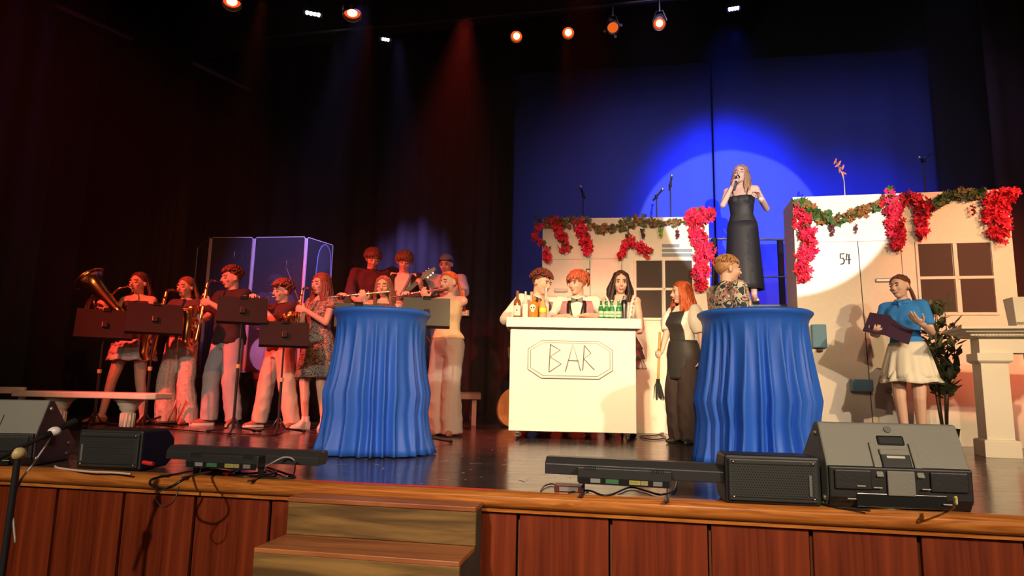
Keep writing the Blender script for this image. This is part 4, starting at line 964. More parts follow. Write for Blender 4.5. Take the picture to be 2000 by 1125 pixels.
s.trousers(C_grey, waist=1.06, thigh=.10, knee_=.095, hem=.12, zhem=.03, disp=.006); s.top(C_('top_yellow', (.72, .56, .34)), sleeve=0, hem=.98, neck=1.39, off=.014, name='top', flare=.03, disp=.006)
s.brows(H_ginger); s.ponytail(H_ginger, L=.30, side=1.0)
flute('flute', 'silver flute of the player with the red ponytail', s.MW @ Matrix.Translation(s.HM @ Vector((0, -.104, -.066))) @ Fm)

# ------------------------------------------------------------ the actors
BT = 1.195
def vest(s, deep=1.10):
    s.panel(C_pink, .845, 1.385, lambda z: (-90 + (5 + 17 * max(0, (z - deep)) / .28), 270 - (5 + 17 * max(0, (z - deep)) / .28)), off=.031, name='vest')
    for q in (-1, 1):
        pts = []; 
        for i in range(9):
            z = deep - .02 + (1.41 - deep) * i / 8; rx, ry, cy = s.tr(z); a = R(-90 + q * (3 + 17 * max(0, (z - deep)) / .28)); pts.append(s.X(z) @ Vector((math.cos(a) * (rx + .040), math.sin(a) * (ry + .040) + cy, z)))
        w2 = [.008, .018, .024, .027, .028, .026, .022, .018, .012]; side = Vector((q, 0, 0))
        MB().loft([[p - side * .004 for p in pts], [p + side * w2[i] * 2.0 + Vector((0, .012, 0)) for i, p in enumerate(pts)]], caps=False, closed=False).build('lapel', C_satin, s.root, smooth=True, solid=.005, fix=False)
    b = s.U @ Vector((0, -.083, 1.395)); m = MB()
    for q in (-1, 1): m.loft([[b + Vector((q * .006, -.012, .009)), b + Vector((q * .006, -.012, -.009)), b + Vector((q * .006, .004, -.009)), b + Vector((q * .006, .004, .009))], [b + Vector((q * .06, -.010, .03)), b + Vector((q * .06, -.010, -.03)), b + Vector((q * .06, .012, -.03)), b + Vector((q * .06, .012, .03))]])
    m.ell(b, (.012, .014, .013)); m.build('bow_tie', C_satin, s.root, bevel=.002)
by = 7.12
s = Person('bartender with dark curls leaning in towards the other bartender', below(1040, 840, by), R(25), 1.76, 'm', lean=.16, side=.02, hands={-1: ((-.32, -.30, BT / 1.035 + .035), (.8, -.6, -.05), (0, 0, -1), .5), 1: ((.20, -.32, BT / 1.035 + .035), (-.8, -.5, -.05), (0, 0, -1), .5)}, poles={-1: (-.45, .8, -.5), 1: (.8, .5, -.2)}, head=(.08, .45, .15), voxel=.008)
s.trousers(C_black); s.top(C_white, sleeve=1.85, off=.013, sr=.045, disp=.005, flare=0); vest(s); s.collar(C_white); s.brows(H_brown); s.short_hair(H_red, curl=.012, n=330, front=.055, top=.02, low=-.05, rad=.006, length=.04)
s = Person('bartender in bow tie and vest with folded hands on the counter', below(1128, 840, by), R(-6), 1.76, 'm', lean=.10, hands={-1: ((-.10, -.335, BT / 1.035 + .04), (.9, -.25, -.1), (0, 0, -1), .35), 1: ((.13, -.35, BT / 1.035 + .05), (-.9, -.2, -.1), (0, 0, -1), .4)}, poles={-1: (-1, .3, -.4), 1: (1, .3, -.4)}, head=(.05, -.5, .0), voxel=.0075)
s.trousers(C_black); s.top(C_white, sleeve=1.3, off=.013, sr=.058, disp=.005, flare=0); vest(s); s.collar(C_white); s.brows(H_red); s.short_hair(hairmat('hair_fox', (0.42, 0.12, 0.05)), n=320, length=.046, front=.055, top=.025, low=-.03, lift=.02)
s = Person('woman with long wavy black hair and ruffled white top behind the bar', below(1213, 840, by + .02), R(-2), 1.79, 'f', lean=.02, head=(.12, .12, .04), poles={1: (.25, .8, -1)}, hands={1: ((.20, -.20, 1.04), (-.5, -.7, -.1), (0, 0, -1), .3), -1: ((-.2, -.12, .98), (0, -.5, -1), (1, 0, 0), .3)}, mouth='open', skin=SK, shoes=(ShoeB, False))
s.top(C_white, hem=.98, sleeve=0, neck=1.33, off=.012, name='top'); pk = C_('skirt_pink', (.62, .42, .42))
for q in (-1, 1):
    rf = bez([s.U @ Vector((q * .10, .06, 1.41)), s.U @ Vector((q * .125, -.03, 1.43)), s.U @ Vector((q * .10, -.115, 1.33)), s.U @ Vector((q * .085, -.145, 1.22)), s.U @ Vector((q * .06, -.12, 1.08))], 8)
    MB().loft([[p + Vector((q * (.0), 0, 0)) for p in rf], [p + Vector((q * (.028 + .008 * math.sin(i * 1.9)), -.012 + .008 * math.cos(i * 1.9), .004)) for i, p in enumerate(rf)]], caps=False, closed=False).build('ruffle', C_white, s.root, smooth=True, solid=.004, fix=False)
for z1, z0, r0, off in ((1.0, .88, .215, .015), (.93, .78, .235, .03), (.84, .68, .25, .045)): s.skirt(pk, z1, z0, r0, off=off, pl=15, amp=.014, name='skirt_tier', rows=5)
s.brows(H_dark); s.long_hair(H_dark, L=.47, n=220, seed=12, wave=.014, width=.12, front=.062, rad=.010)
# waitress
s = Person('red-haired woman in black apron and white puff-sleeve blouse holding a small broom', below(1338, 864, 6.3), R(-44), 1.55, 'f', hands={-1: grip((-.02, -.36, .83), (.1, -.9, -.3), (.9, .1, -.1), .85), 1: ((.27, .03, .80), (-.02, -.1, -1), (-1, 0, 0), .25)}, head=(.08, -.32, 0), mouth='smile', feet={-1: (-.08, .03), 1: (.08, .02)}, toe={-1: -.2, 1: .35}, shoes=(ShoeB, False), poles={-1: (-.6, .6, -.8), 1: (.6, .5, -.3)})
s.trousers(C_('trouser_brown', (.045, .028, .026)), thigh=.105, knee_=.10, hem=.125, zhem=.05, disp=.008); s.top(C_white, hem=.95, off=.012, sleeve=0, neck=1.43, name='blouse')
for q in (-1, 1): s.sleeve_obj(q, C_white, .062, .062, .9, puff=.038)
ap = C_('apron_black', (.032, .03, .03), rough=.6)
s.panel(ap, .66, 1.06, lambda z: (-180, 20), off=.034, name='apron'); s.panel(ap, 1.05, 1.36, lambda z: (-90 - 46 + 10 * (z - 1.05) / .3, -90 + 46 - 10 * (z - 1.05) / .3), off=.026, name='apron_bib')
for q in (-1, 1): MB(s.U).tube(bez([(q * .085, -.085, 1.35), (q * .09, -.05, 1.42), (q * .075, .03, 1.44), (q * .05, .08, 1.40)], 5), .008, 5).build('apron_strap', ap, s.root, smooth=True)
MB(s.U).tube(bez([(-.18, 0, 1.05), (0, .11, 1.05), (.18, 0, 1.05)], 4), .008, 5).build('apron_tie', ap, s.root, smooth=True)
s.brows(H_ginger); s.long_hair(hairmat('hair_fiery', (.52, .10, .025)), L=.24, n=190, seed=15, wave=.012, width=.115, front=.06, part=.01)
w_ = s.wr[1]; MB().tube([w_ + Vector((.032 * math.cos(a), .032 * math.sin(a), -.004)) for a in [i * .524 for i in range(12)]], .004, 5, closed=True).build('bracelet', M_pearl, s.root, smooth=True, label='white bracelet')
hp_ = s.W(s.palm[-1])
t = thing('broom', 'small wooden-handled broom held by the red-haired woman in the apron', 'broom', Matrix.Translation(hp_) @ RY(3))
MB().tube([(0, 0, .21), (0, 0, -.26)], .012, 8).build('handle', mat('broom_wood', (.5, .28, .08), .6), t, smooth=40)
rnd = random.Random(4); m = MB()
for i in range(60):
    a = rnd.uniform(0, 6.28); r_ = rnd.uniform(.2, 1); m.tube([(.012 * math.cos(a) * r_, .010 * math.sin(a) * r_, -.25), (.035 * math.cos(a) * r_, .02 * math.sin(a) * r_, -.30), (.055 * math.cos(a) * r_ + .015, .03 * math.sin(a) * r_, -.40 - rnd.uniform(0, .03))], [.004, .004, .002], 4)
m.build('bristles', mat('bristle', (.03, .03, .03), .8), t)
MB().tube([(0, 0, -.23), (0, 0, -.27)], .018, 8).build('binding', M_matte, t, smooth=40)
# boy in floral shirt
haw = pattern('tropical_print', [(.02, .035, .04), (.55, .52, .45), (.03, .06, .07), (.70, .25, .20), (.10, .30, .34), (.75, .70, .6)], 10, stops=[0, .40, .47, .53, .60, .66])
s = Person('blond boy in tropical shirt standing behind the right blue table, back turned', below(1430, 870, 5.65), R(122), 1.68, 'm', head=(.03, -.15, 0), hands={-1: ((-.24, -.1, .86), (0, -.2, -1), (1, 0, 0), .3), 1: ((.24, -.1, .86), (0, -.2, -1), (-1, 0, 0), .3)}, mouth='smile')
s.trousers(C_('shorts_navy', (.05, .06, .10))); s.top(haw, sleeve=.8, off=.022, sr=.08, disp=.006, hem=.84); s.collar(haw); s.brows(H_blond); s.short_hair(hairmat('hair_sand', (.46, .24, .11)), n=300, length=.03, front=.06, top=.0, low=-.05, lift=.010, fringe=False, rad=.004, zmin=.55)
# singer on the deck
s = Person('singer with long fair hair in a long black strap dress on the raised deck', below(1455, 600, 7.92, DZ), R(-6), 1.77, 'f', dz=.03, feet={-1: (-.09, .0, .115), 1: (.11, -.02, .115)}, head=(-.05, -.12, .04), eyes='closed', mouth='open',
    hands={-1: grip((-.03, -.17, 1.47), (.35, -.35, .75), (.6, -.2, .3), .9), 1: ((.24, -.22, 1.20), (-.25, -.35, .9), (-.7, -.6, 0), .55)}, poles={-1: (-.5, -.1, -1), 1: (.5, .4, -1)}, toe={-1: -.15, 1: .3})
dr = C_('dress_black', (.016, .016, .019), rough=.6)
mb = MB(); rg = [s.ring(z, *(lambda r_: (r_[0], r_[1], r_[2]))(s.tr(z)), 24, .012) for z in (.80, .85, .92, .99, 1.07, 1.15, 1.23, 1.29)]; mb.loft(rg)
for q in (-1, 1): mb.ell(s.U @ Vector((q * .06, -.088, 1.24)), (.056, .046, .056))
remeshed(mb, 'dress', dr, s.root, .0115, 2, .002); s.skirt(dr, .98, .165, .215, off=.014, pl=5, amp=.006, name='dress_skirt', rows=10, ry=.215)
for q in (-1, 1): MB(s.U).tube(bez([(q * .075, -.115, 1.28), (q * .085, -.09, 1.36), (q * .09, -.01, 1.425), (q * .08, .07, 1.36), (q * .07, .10, 1.28)], 6), .0055, 5).build('strap', dr, s.root, smooth=True)
s.brows(H_light); s.long_hair(hairmat('hair_honey', (.36, .20, .11)), L=.30, n=180, seed=21, wave=.006, width=.10, front=.06)
for q in (-1, 1):
    d = Vector((math.sin(s.toe[q]), -math.cos(s.toe[q]), 0)); a = s.an[q]; z0 = a.z - .085
    MB().loft([[Vector((a.x, a.y, z0 - .0)) + d * u + Vector((d.y, -d.x, 0)) * v_ + Vector((0, 0, h)) for u, v_ in ((-.05, 0), (-.02, .03), (.08, .034), (.15, .015), (.17, 0), (.15, -.015), (.08, -.034), (-.02, -.03))] for h in (-.03, .008)]).build('sole', ShoeB, s.root)
w_ = s.wr[1]; MB().ell(w_ + Vector((0, -.015, .01)), (.03, .026, .022)).build('wristband', C_white, s.root, smooth=True, label='white wristband')
mp = s.palm[-1]; d = (s.HM @ Vector((0, -.11, -.05)) - mp).normalized(); mp2 = mp
t = thing('microphone', 'silver handheld microphone raised to the singer mouth', 'microphone', s.MW @ (Matrix.Translation(mp2) @ d.to_track_quat('Z', 'Y').to_matrix().to_4x4()))
MB().lathe([(.008, -.14), (.012, -.13), (.014, -.02), (.018, .03), (.020, .045)], 14).build('handle', mat('mic_handle', (.12, .12, .13), .3, .5), t, smooth=50)
MB().ell((0, 0, .068), (.027, .027, .028)).build('grille', M_silver, t, smooth=True)
# presenter in blue polo
blu = C_('polo_blue', (.03, .24, .72))
s = Person('smiling woman in bright blue polo shirt and white ruffled skirt', below(1783, 845, 6.12), R(-14), 1.63, 'f', mouth='smile', side=-.03, head=(.02, -.28, -.06), feet={-1: (-.045, -.06), 1: (.07, .03)}, toe={-1: -.3, 1: .25},
    hands={-1: ((-.24, -.20, 1.10), (.55, -.75, .15), (.25, .2, .9), .45), 1: ((.20, -.23, 1.17), (-.45, -.6, .45), (-.2, .3, 1), .25)}, poles={-1: (-.4, .7, -.8), 1: (.25, .7, -1)}, shoes=(Sneak, False))
sw = C_('skirt_white', (.82, .78, .66)); s.skirt(sw, 1.02, .68, .24, off=.018, pl=8, amp=.014, hemwave=.006); s.skirt(sw, .80, .635, .265, off=.05, pl=9, amp=.02, name='skirt_flounce', hemwave=.01, rows=4)
s.top(blu, hem=.97, off=.011, sleeve=.75, sr=.058, disp=.005, flare=.006); s.collar(blu); MB(s.U).box((0, -.082, 1.37), (.03, .02, .12)).build('placket', blu, s.root, bevel=.004); MB(s.U).ell((0, -.096, 1.39), (.006, .004, .006)).build('button', M_pearl, s.root)
s.brows(H_brown); s.ponytail(H_red, L=.20, side=.6)
w_ = s.wr[1]; MB().tube([w_ + Vector((.030 * math.cos(a), .030 * math.sin(a), .0)) for a in [i * .524 for i in range(12)]], .003, 5, closed=True).build('bracelet', M_pearl, s.root, smooth=True, label='thin bracelet')
pm = s.W(s.palm[-1])
Mf = Matrix.Translation(pm + Vector((.10, -.035, .035))) @ RZ(-12) @ RX(-38) @ RY(26)
t = thing('folder', 'open glossy dark folder held by the woman in the blue polo', 'folder', Mf)
fm = mat('folder_gloss', (.06, .03, .06), .15, coat=.5)
MB().box((-.09, 0, 0), (.20, .008, .27), None).build('cover', fm, t, bevel=.002, M=RZ(-10)); MB().box((.10, -.0, 0), (.20, .008, .27)).build('cover', fm, t, bevel=.002, M=RZ(8))
MB().box((.10, .010, 0), (.185, .006, .255)).build('pages', C_white, t, M=RZ(8))
# ------------------------------------------------------------ bar
M_bar = mat('bar_white', (0.86, 0.82, 0.72), 0.5, bump=.05, scale=12)
YB = 6.38
bl_, br_ = at(992, 620, YB), at(1249, 622, YB - .06)
B = Pl(bl_, br_); bw = B.w
t = thing('bar_counter', 'white plywood bar counter on casters with a hand-drawn BAR sign', 'bar', B.M)
ztop = bl_.z; zlip = B.uz(1115, 641)[1]; zb = .085; D = .52
MB().box((bw / 2, D / 2 - .03, ztop - .011), (bw + .02, D + .06, .022)).build('countertop', M_bar, t, bevel=.003)
MB().box((bw / 2, -.052, (ztop + zlip) / 2 - .011), (bw + .02, .02, ztop - zlip - .022)).box((bw + .0, D / 2 - .04, (ztop + zlip) / 2 - .011), (.02, D + .0, ztop - zlip - .022)).box((.0, D / 2 - .04, (ztop + zlip) / 2 - .011), (.02, D + .0, ztop - zlip - .022)).build('edge_board', M_bar, t, bevel=.003)
fw0, fw1 = B.uz(996, 700)[0], B.uz(1242, 700)[0]
MB().box(((fw0 + fw1) / 2, .01, (zlip + .01 + zb) / 2), (fw1 - fw0, .02, zlip + .01 - zb)).build('front_panel', M_bar, t, bevel=.004)
for x in (fw0 + .011, fw1 - .011): MB().box((x, D / 2, (zlip + .01 + zb) / 2), (.02, D - .04, zlip + .01 - zb)).build('side_panel', M_bar, t, bevel=.004)
MB().box(((fw0 + fw1) / 2, D / 2, zb + .03), (fw1 - fw0 - .05, D - .05, .02)).build('bottom_shelf', M_bar, t)
for x in (fw0 + .08, fw1 - .08):
    for y in (.05, D - .07):
        w_ = MB().lathe([(.012, -.011), (.032, -.009), (.034, 0), (.032, .009), (.012, .011)], 14, Matrix.Translation((x, y, .034)) @ RY(90)).build('caster', M_blackm, t, smooth=40)
        MB().box((x, y, .072), (.04, .05, .02)).box((x - .018, y, .05), (.004, .03, .04)).box((x + .018, y, .05), (.004, .03, .04)).build('fork', M_chrome, w_)
def octo(x0, y0, x1, y1, c=.27):
    cx, cz, ww, hh = B.rect(x0, y0, x1, y1); a = ww * .16; b = hh * c
    return [(cx - ww / 2 + a, cz + hh / 2), (cx + ww / 2 - a, cz + hh / 2), (cx + ww / 2, cz + b), (cx + ww / 2, cz - b), (cx + ww / 2 - a, cz - hh / 2), (cx - ww / 2 + a, cz - hh / 2), (cx - ww / 2, cz - b), (cx - ww / 2, cz + b)]
sg = octo(1031, 664, 1197, 742)
pl_ = MB().prism([(a, b) for a, b in sg], -.012, 0, 'Y').build('sign_board', M_bar, t, bevel=.002)
M_pen = mat('pencil_grey', (.16, .15, .13), .7)
for r_, q in ((.0035, octo(1032, 665, 1196, 741)), (.003, octo(1037, 669, 1191, 736))):
    MB().tube([(a, -.013, b) for a, b in q], r_, 4, closed=True).build('sign_outline', M_pen, t)
let = {'B': [[(1075, 672), (1072, 727)], [(1075, 673), (1094, 684), (1074, 697), (1096, 711), (1072, 727)]], 'A': [[(1104, 726), (1119, 672), (1134, 725)], [(1109, 704), (1130, 705)]], 'R': [[(1141, 675), (1138, 724)], [(1141, 675), (1154, 690), (1140, 701), (1161, 723)]]}
for ch, ls in let.items():
    m_ = MB()
    for ln in ls: m_.tube([(B.uz(a, b)[0], -.015, B.uz(a, b)[1]) for a, b in ln], .0055, 5)
    m_.build('letter', M_pen, t, fix=True)
def on_bar(px, y=.12):  # a spot on the counter seen at column px
    for _ in range(3):
        p = B.M @ Vector((B.uz(px, 618)[0], y, ztop))
    d = pix(px, 612); k = (p - Vector((0, 0, CAM_Z))).dot(B.n) / d.dot(B.n); return Vector((d.x * k, d.y * k, ztop))
def bottle(name, label, px, prof, gm, liquid=None, lab=None, cap=None, y=.12, cat='bottle', sq=False, group=None, stop=None):
    t = thing(name, label, cat, Matrix.Translation(on_bar(px, y)) @ RZ(-6), group)
    n = 4 if sq else 18
    MB().lathe(prof, 16, RZ(0)).build('glass', gm, t, smooth=40)
    if lab:
        z0, z1, r_, lm = lab; ring = lambda z: [(r_ * math.sin(a), -r_ * math.cos(a), z) for a in [R(-62 + i * 12.4) for i in range(11)]]
        MB().loft([ring(z0), ring(z1)], caps=False, closed=False).build('label', lm, t, solid=.0012, fix=False)
    if cap: z, r_, h, cm = cap; MB().lathe([(r_, z), (r_, z + h), (r_ * .7, z + h + .002)], 12).build('cap', cm, t, smooth=40)
    return t
G_green = mat('glass_green', (.02, .22, .05), .08, coat=.3); G_clear = mat('glass_clear', (.72, .70, .62), .08, alpha=.45); G_amber = mat('glass_amber', (.55, .22, .03), .08, coat=.3); G_brown = mat('glass_brown', (.22, .08, .03), .1, coat=.3)
L_w = mat('label_white', (.8, .77, .7), .6); L_y = mat('label_yellow', (.85, .75, .02), .5); L_g = mat('label_green', (.5, .62, .5), .5); M_foil = mat('foil_silver', (.6, .62, .6), .3, .7)
BX = Matrix.Scale(1, 4)
whisky = [(.034, 0), (.037, .01), (.037, .155), (.030, .185), (.014, .205), (.013, .255), (.015, .26)]
t1 = bottle('liquor_bottle', 'brown-capped whisky bottle with white label, far left on the bar', 1010, whisky, G_brown, lab=(.03, .13, .0385, L_w), cap=(.25, .016, .03, M_brass.copy() if False else G_brown))
MB().tube([(-.018, -.0405, .105), (-.006, -.0405, .110), (.006, -.0405, .110), (.018, -.0405, .105)], .002, 4).ell((0, -.0395, .083), (.009, .002, .009)).tube([(-.014, -.0405, .055), (.014, -.0405, .055)], .0015, 4).build('label_print', mat('print_dark', (.15, .05, .03), .6), t1)
t1 = bottle('gin_bottle', 'clear gin bottle with pale label, second from the left on the bar', 1026, [(.028, 0), (.031, .01), (.031, .165), (.024, .19), (.012, .21), (.012, .245), (.014, .25)], G_clear, lab=(.02, .15, .0322, L_w), cap=(.245, .013, .03, M_foil), y=.13)
MB().tube([(0, -.0335, .10), (-.008, -.0335, .118), (0, -.0335, .132), (.008, -.0335, .118), (0, -.0335, .10), (0, -.0335, .085)], .0015, 4).build('label_print', mat('print_grey', (.25, .3, .28), .6), t1)
t1 = bottle('liquor_bottle', 'tall clear bottle with round stopper behind the skull-label bottle', 1038, [(.030, 0), (.032, .01), (.032, .17), (.014, .205), (.013, .255), (.016, .26)], G_clear, cap=(.255, .018, .035, mat('stopper', (.5, .3, .15), .5)), y=.24)
t1 = bottle('tequila_bottle', 'amber bottle with a white skull label on the bar', 1042, [(.043, 0), (.047, .012), (.047, .135), (.040, .16), (.018, .175), (.017, .20), (.02, .205)], G_amber, cap=(.20, .021, .025, mat('cork', (.35, .2, .1), .7)), y=.08)
sk = t1; MB().ell((-.006, -.046, .108), (.030, .006, .030), None, 14, 10).ell((-.006, -.046, .078), (.018, .006, .020), None, 12, 8).build('skull_label', L_w, sk, smooth=True, label='white skull emblem')
MB().ell((-.018, -.053, .104), (.008, .003, .009)).ell((.006, -.053, .104), (.008, .003, .009)).ell((-.006, -.052, .088), (.003, .003, .006)).build('skull_mark', M_ebon, sk)
bottle('liquor_bottle', 'amber bottle with dark cork right of the skull bottle', 1053, [(.026, 0), (.029, .01), (.029, .14), (.012, .17), (.012, .20), (.014, .205)], G_amber, cap=(.2, .014, .02, G_brown), y=.2)
bottle('liquor_bottle', 'pointed bottle with a bright yellow label', 1060, [(.030, 0), (.034, .01), (.036, .12), (.016, .175), (.012, .20), (.013, .205)], mat('glass_peach', (.7, .42, .2), .1, alpha=.8), lab=(.065, .105, .0375, L_y), cap=(.2, .014, .03, mat('cap_pink', (.6, .3, .25), .5)), y=.08)
bottle('liquor_bottle', 'tallest clear bottle with long slim neck behind the yellow-label bottle', 1066, [(.032, 0), (.034, .01), (.034, .17), (.024, .215), (.012, .26), (.012, .31), (.014, .315)], G_clear, lab=(.03, .16, .0352, mat('label_grey', (.55, .58, .5), .6)), cap=(.29, .014, .035, M_foil), y=.2)
beer = [(.024, 0), (.028, .008), (.028, .10), (.026, .118), (.013, .15), (.011, .19), (.013, .195)]
bb = None
for i, (px, lab_) in enumerate(((1174, 'leftmost green beer bottle on the bar'), (1185, 'second green beer bottle from the left on the bar'), (1195, 'third green beer bottle from the left on the bar'), (1208, 'green beer bottle nearest the metal shaker, front row'))):
    if bb is None:
        bb = bottle('beer_bottle', lab_, px, beer, G_green, lab=(.03, .085, .0292, L_g), cap=(.188, .0135, .01, M_foil), y=.1, group='green beer bottles on the bar')
        MB().tube([(-.02, -.031, .052), (-.01, -.0315, .055), (.01, -.0315, .055), (.02, -.031, .052)], .0035, 4).build('label_band', G_green, bb); MB().tube([(0, 0, .128), (0, 0, .142)], .0195, 12).build('neck_label', L_g, bb)
    else:
        copy_tree(bb, Matrix.Translation(on_bar(px, .1)) @ RZ(-6), lab_)
copy_tree(bb, Matrix.Translation(on_bar(1211, .24)) @ RZ(-6), 'green beer bottle in the back row, behind the one by the shaker')
t = thing('cocktail_shaker', 'silver cocktail shaker standing by the green beer bottles', 'shaker', Matrix.Translation(on_bar(1219, .09)))
MB().lathe([(.026, 0), (.036, .15), (.036, .155)], 20).build('cup', M_chrome, t, smooth=40); MB().lathe([(.036, .156), (.026, .195), (.022, .20)], 20).build('strainer', M_chrome, t, smooth=40); MB().lathe([(.014, .2), (.014, .235), (.006, .242)], 14).build('cap', M_chrome, t, smooth=40)
# ------------------------------------------------------------ blue tables
M_tbl = mat('royal_blue_spandex', (0.028, 0.15, 0.72), .5, bump=.05, scale=120)
def blue_table(label, px, Yc, zt, r0, r1, seed, nplt):
    t = thing('cocktail_table', label, 'table', below(px, 900, Yc)); rings = []; n = 340; rnd = random.Random(seed)
    jit = [rnd.uniform(-.5, .5) for _ in range(40)]
    prof = [(1.0, r0 * 1.0), (.995, r0 * 1.025), (.985, r0 * 1.03), (.97, r0 * 1.0), (.95, r0 * .955), (.92, r0 * .93), (.86, r0 * .92), (.78, r0 * .925), (.68, r0 * .95), (.56, r0 * .99), (.42, r0 * 1.03 + (r1 - r0) * .4), (.28, r1 * .92), (.14, r1 * .96), (.05, r1), (.008, r1 * 1.02)]
    for f, rr in prof:
        row = []; am = max(0, (.90 - f)) ** .55; am = am * .062
        for j in range(n):
            a = 2 * math.pi * j / n; ph = a * nplt + 1.8 * noise.noise(Vector((math.cos(a) * 2, math.sin(a) * 2, seed))) * 3 + .5 * math.sin(f * 3 + a * 5)
            sh = 1 - 2 * abs(math.sin(ph / 2)) ** .75
            big = noise.noise(Vector((math.cos(a) * 3.1, math.sin(a) * 3.1, seed + f * .6)))
            r_ = rr + am * sh * (.7 + .5 * noise.noise(Vector((math.cos(a) * 5, math.sin(a) * 5, seed + 3)))) + am * .9 * big
            if f < .06: r_ += .015 * math.sin(a * 9 + seed) 
            row.append((r_ * math.cos(a), r_ * math.sin(a), zt * f))
        rings.append(row)
    MB().loft(rings, caps=False).build('table_cover', M_tbl, t, smooth=True, solid=.004, fix=False)
    MB().lathe([(r0 * .985, zt - .026), (r0, zt - .02), (r0, zt + .002), (r0 * .985, zt + .007)], 48).build('tabletop', M_tbl, t, smooth=40)
    MB().lathe([(.22, .004), (.22, .02), (.03, .03), (.03, zt - .03), (.15, zt - .027)], 16).build('pedestal', M_steel, t, smooth=40)
    return t
tl = blue_table('tall round table in pleated royal-blue cover, in front of the flautists', 733, 4.93, 1.035, .352, .392, 3, 26)
tr_ = blue_table('tall round table in pleated royal-blue cover, right of the aproned woman', 1482, 4.66, 1.05, .380, .405, 9, 30)
# ------------------------------------------------------------ bench, mantel table, chair
M_marble = mat('cream_marble', (.78, .72, .60), .35, var=.08, scale=9); M_plaster = mat('aged_plaster', (.62, .60, .50), .6, bump=.3, scale=30)
bp_ = below(175, 845, 6.15); zb_ = at(175, 765, 6.15).z
t = thing('garden_bench', 'cream marble garden bench on column legs at the left stage edge', 'bench', place(bp_, -.12))
xl, xr = -.73, .70
MB().prism([(xl, -.12), (xl + .05, -.17), (xr - .06, -.17), (xr, -.12), (xr, .12), (xr - .06, .17), (xl + .05, .17), (xl, .12)], zb_ - .055, zb_, 'Z').build('seat', M_marble, t, bevel=.010)
for x in (-.33, .36):
    h = zb_ - .055
    c = MB(Matrix.Translation((x, 0, 0)))
    c.lathe([(.085, 0), (.085, .02), (.075, .03), (.062, .05)], 24).lathe([(.062, .05), (.055, .06), (.055, h - .12), (.062, h - .11), (.07, h - .09)], 24)
    cl = c.build('leg', M_plaster, t, smooth=40)
    f_ = MB(Matrix.Translation((x, 0, 0)))
    for i in range(12): a = i * math.pi / 6; f_.tube([(.056 * math.cos(a), .056 * math.sin(a), .07), (.056 * math.cos(a), .056 * math.sin(a), h - .13)], .009, 5)
    f_.build('fluting', M_plaster, cl, smooth=True)
    MB(Matrix.Translation((x, 0, 0))).lathe([(.06, h - .11), (.075, h - .09), (.075, h - .075), (.095, h - .05), (.095, h - .04), (.13, h - .012), (.13, h)], 24).build('capital', M_plaster, cl, smooth=40)
# chair at left edge
t = thing('white_chair', 'white wooden chair cut off by the left edge of the photo', 'chair', place(below(-28, 850, 6.0), .2))
zc = at(8, 756, 6.0).z
for x in (-.17, .17): MB().box((x, .17, zc / 2), (.045, .04, zc)).build('leg', M_white, t, bevel=.004); MB().box((x, -.17, .11), (.045, .04, .22)).build('leg', M_white, t, bevel=.004)
MB().box((0, 0, .235), (.40, .40, .03)).build('seat', M_white, t, bevel=.006)
MB().box((0, .17, zc - .03), (.295, .03, .06)).build('back_rail', M_white, t, bevel=.004); MB().box((0, .17, zc - .15), (.295, .025, .04)).build('back_rail', M_white, t, bevel=.004)
# mantel
mp_ = below(1963, 893, 5.60)
t = thing('mantel_table', 'white mantelpiece with moulded top at the right edge', 'mantelpiece', place(mp_, -.30))
zt = at(1900, 636, 5.4).z
M_man = mat('mantel_white', (.76, .70, .58), .55)
def sq(mb, prof, cx, cy, wx, wy):
    rings = [[(cx - wx / 2 - o, cy - wy / 2 - o, z), (cx + wx / 2 + o, cy - wy / 2 - o, z), (cx + wx / 2 + o, cy + wy / 2 + o, z), (cx - wx / 2 - o, cy + wy / 2 + o, z)] for o, z in prof]; return mb.loft(rings)
sq(MB(), [(-.03, zt - .085), (.03, zt - .075), (.035, zt - .06), (.075, zt - .045), (.085, zt - .03), (.12, zt - .022), (.12, zt), ], .38, 0, 1.15, .26).build('top', M_man, t, bevel=.003)
dn = MB()
for i in range(48): dn.box((-.21 + i * .0245, -.155, zt - .066), (.012, .02, .014))
dn.build('dentils', M_man, t, kind='stuff')
MB().box((.38, 0, zt - .15), (1.06, .20, .13)).build('frieze', M_man, t, bevel=.003)
for x in (-.05, .82):
    L_ = sq(MB(), [(.03, 0), (.03, .13), (.022, .14), (0, .145), (0, zt - .30), (.015, zt - .295), (.03, zt - .28), (.03, zt - .215)], x, 0, .20, .20).build('pillar', M_man, t, bevel=.003)
t = thing('paper_lantern', 'white tapered paper box on the mantelpiece, cut by the right edge', 'box', place(Vector((mp_.x + .22, mp_.y - .06, zt)), -.25))
MB().box((0, 0, .13), (.17, .14, .26), None, 1.25).build('shell', M_man, t, bevel=.004)
text_mesh('mm', .05, 'mark', M_pen, t, Matrix.Translation((-.05, -.082, .04)) @ UPR, .001)
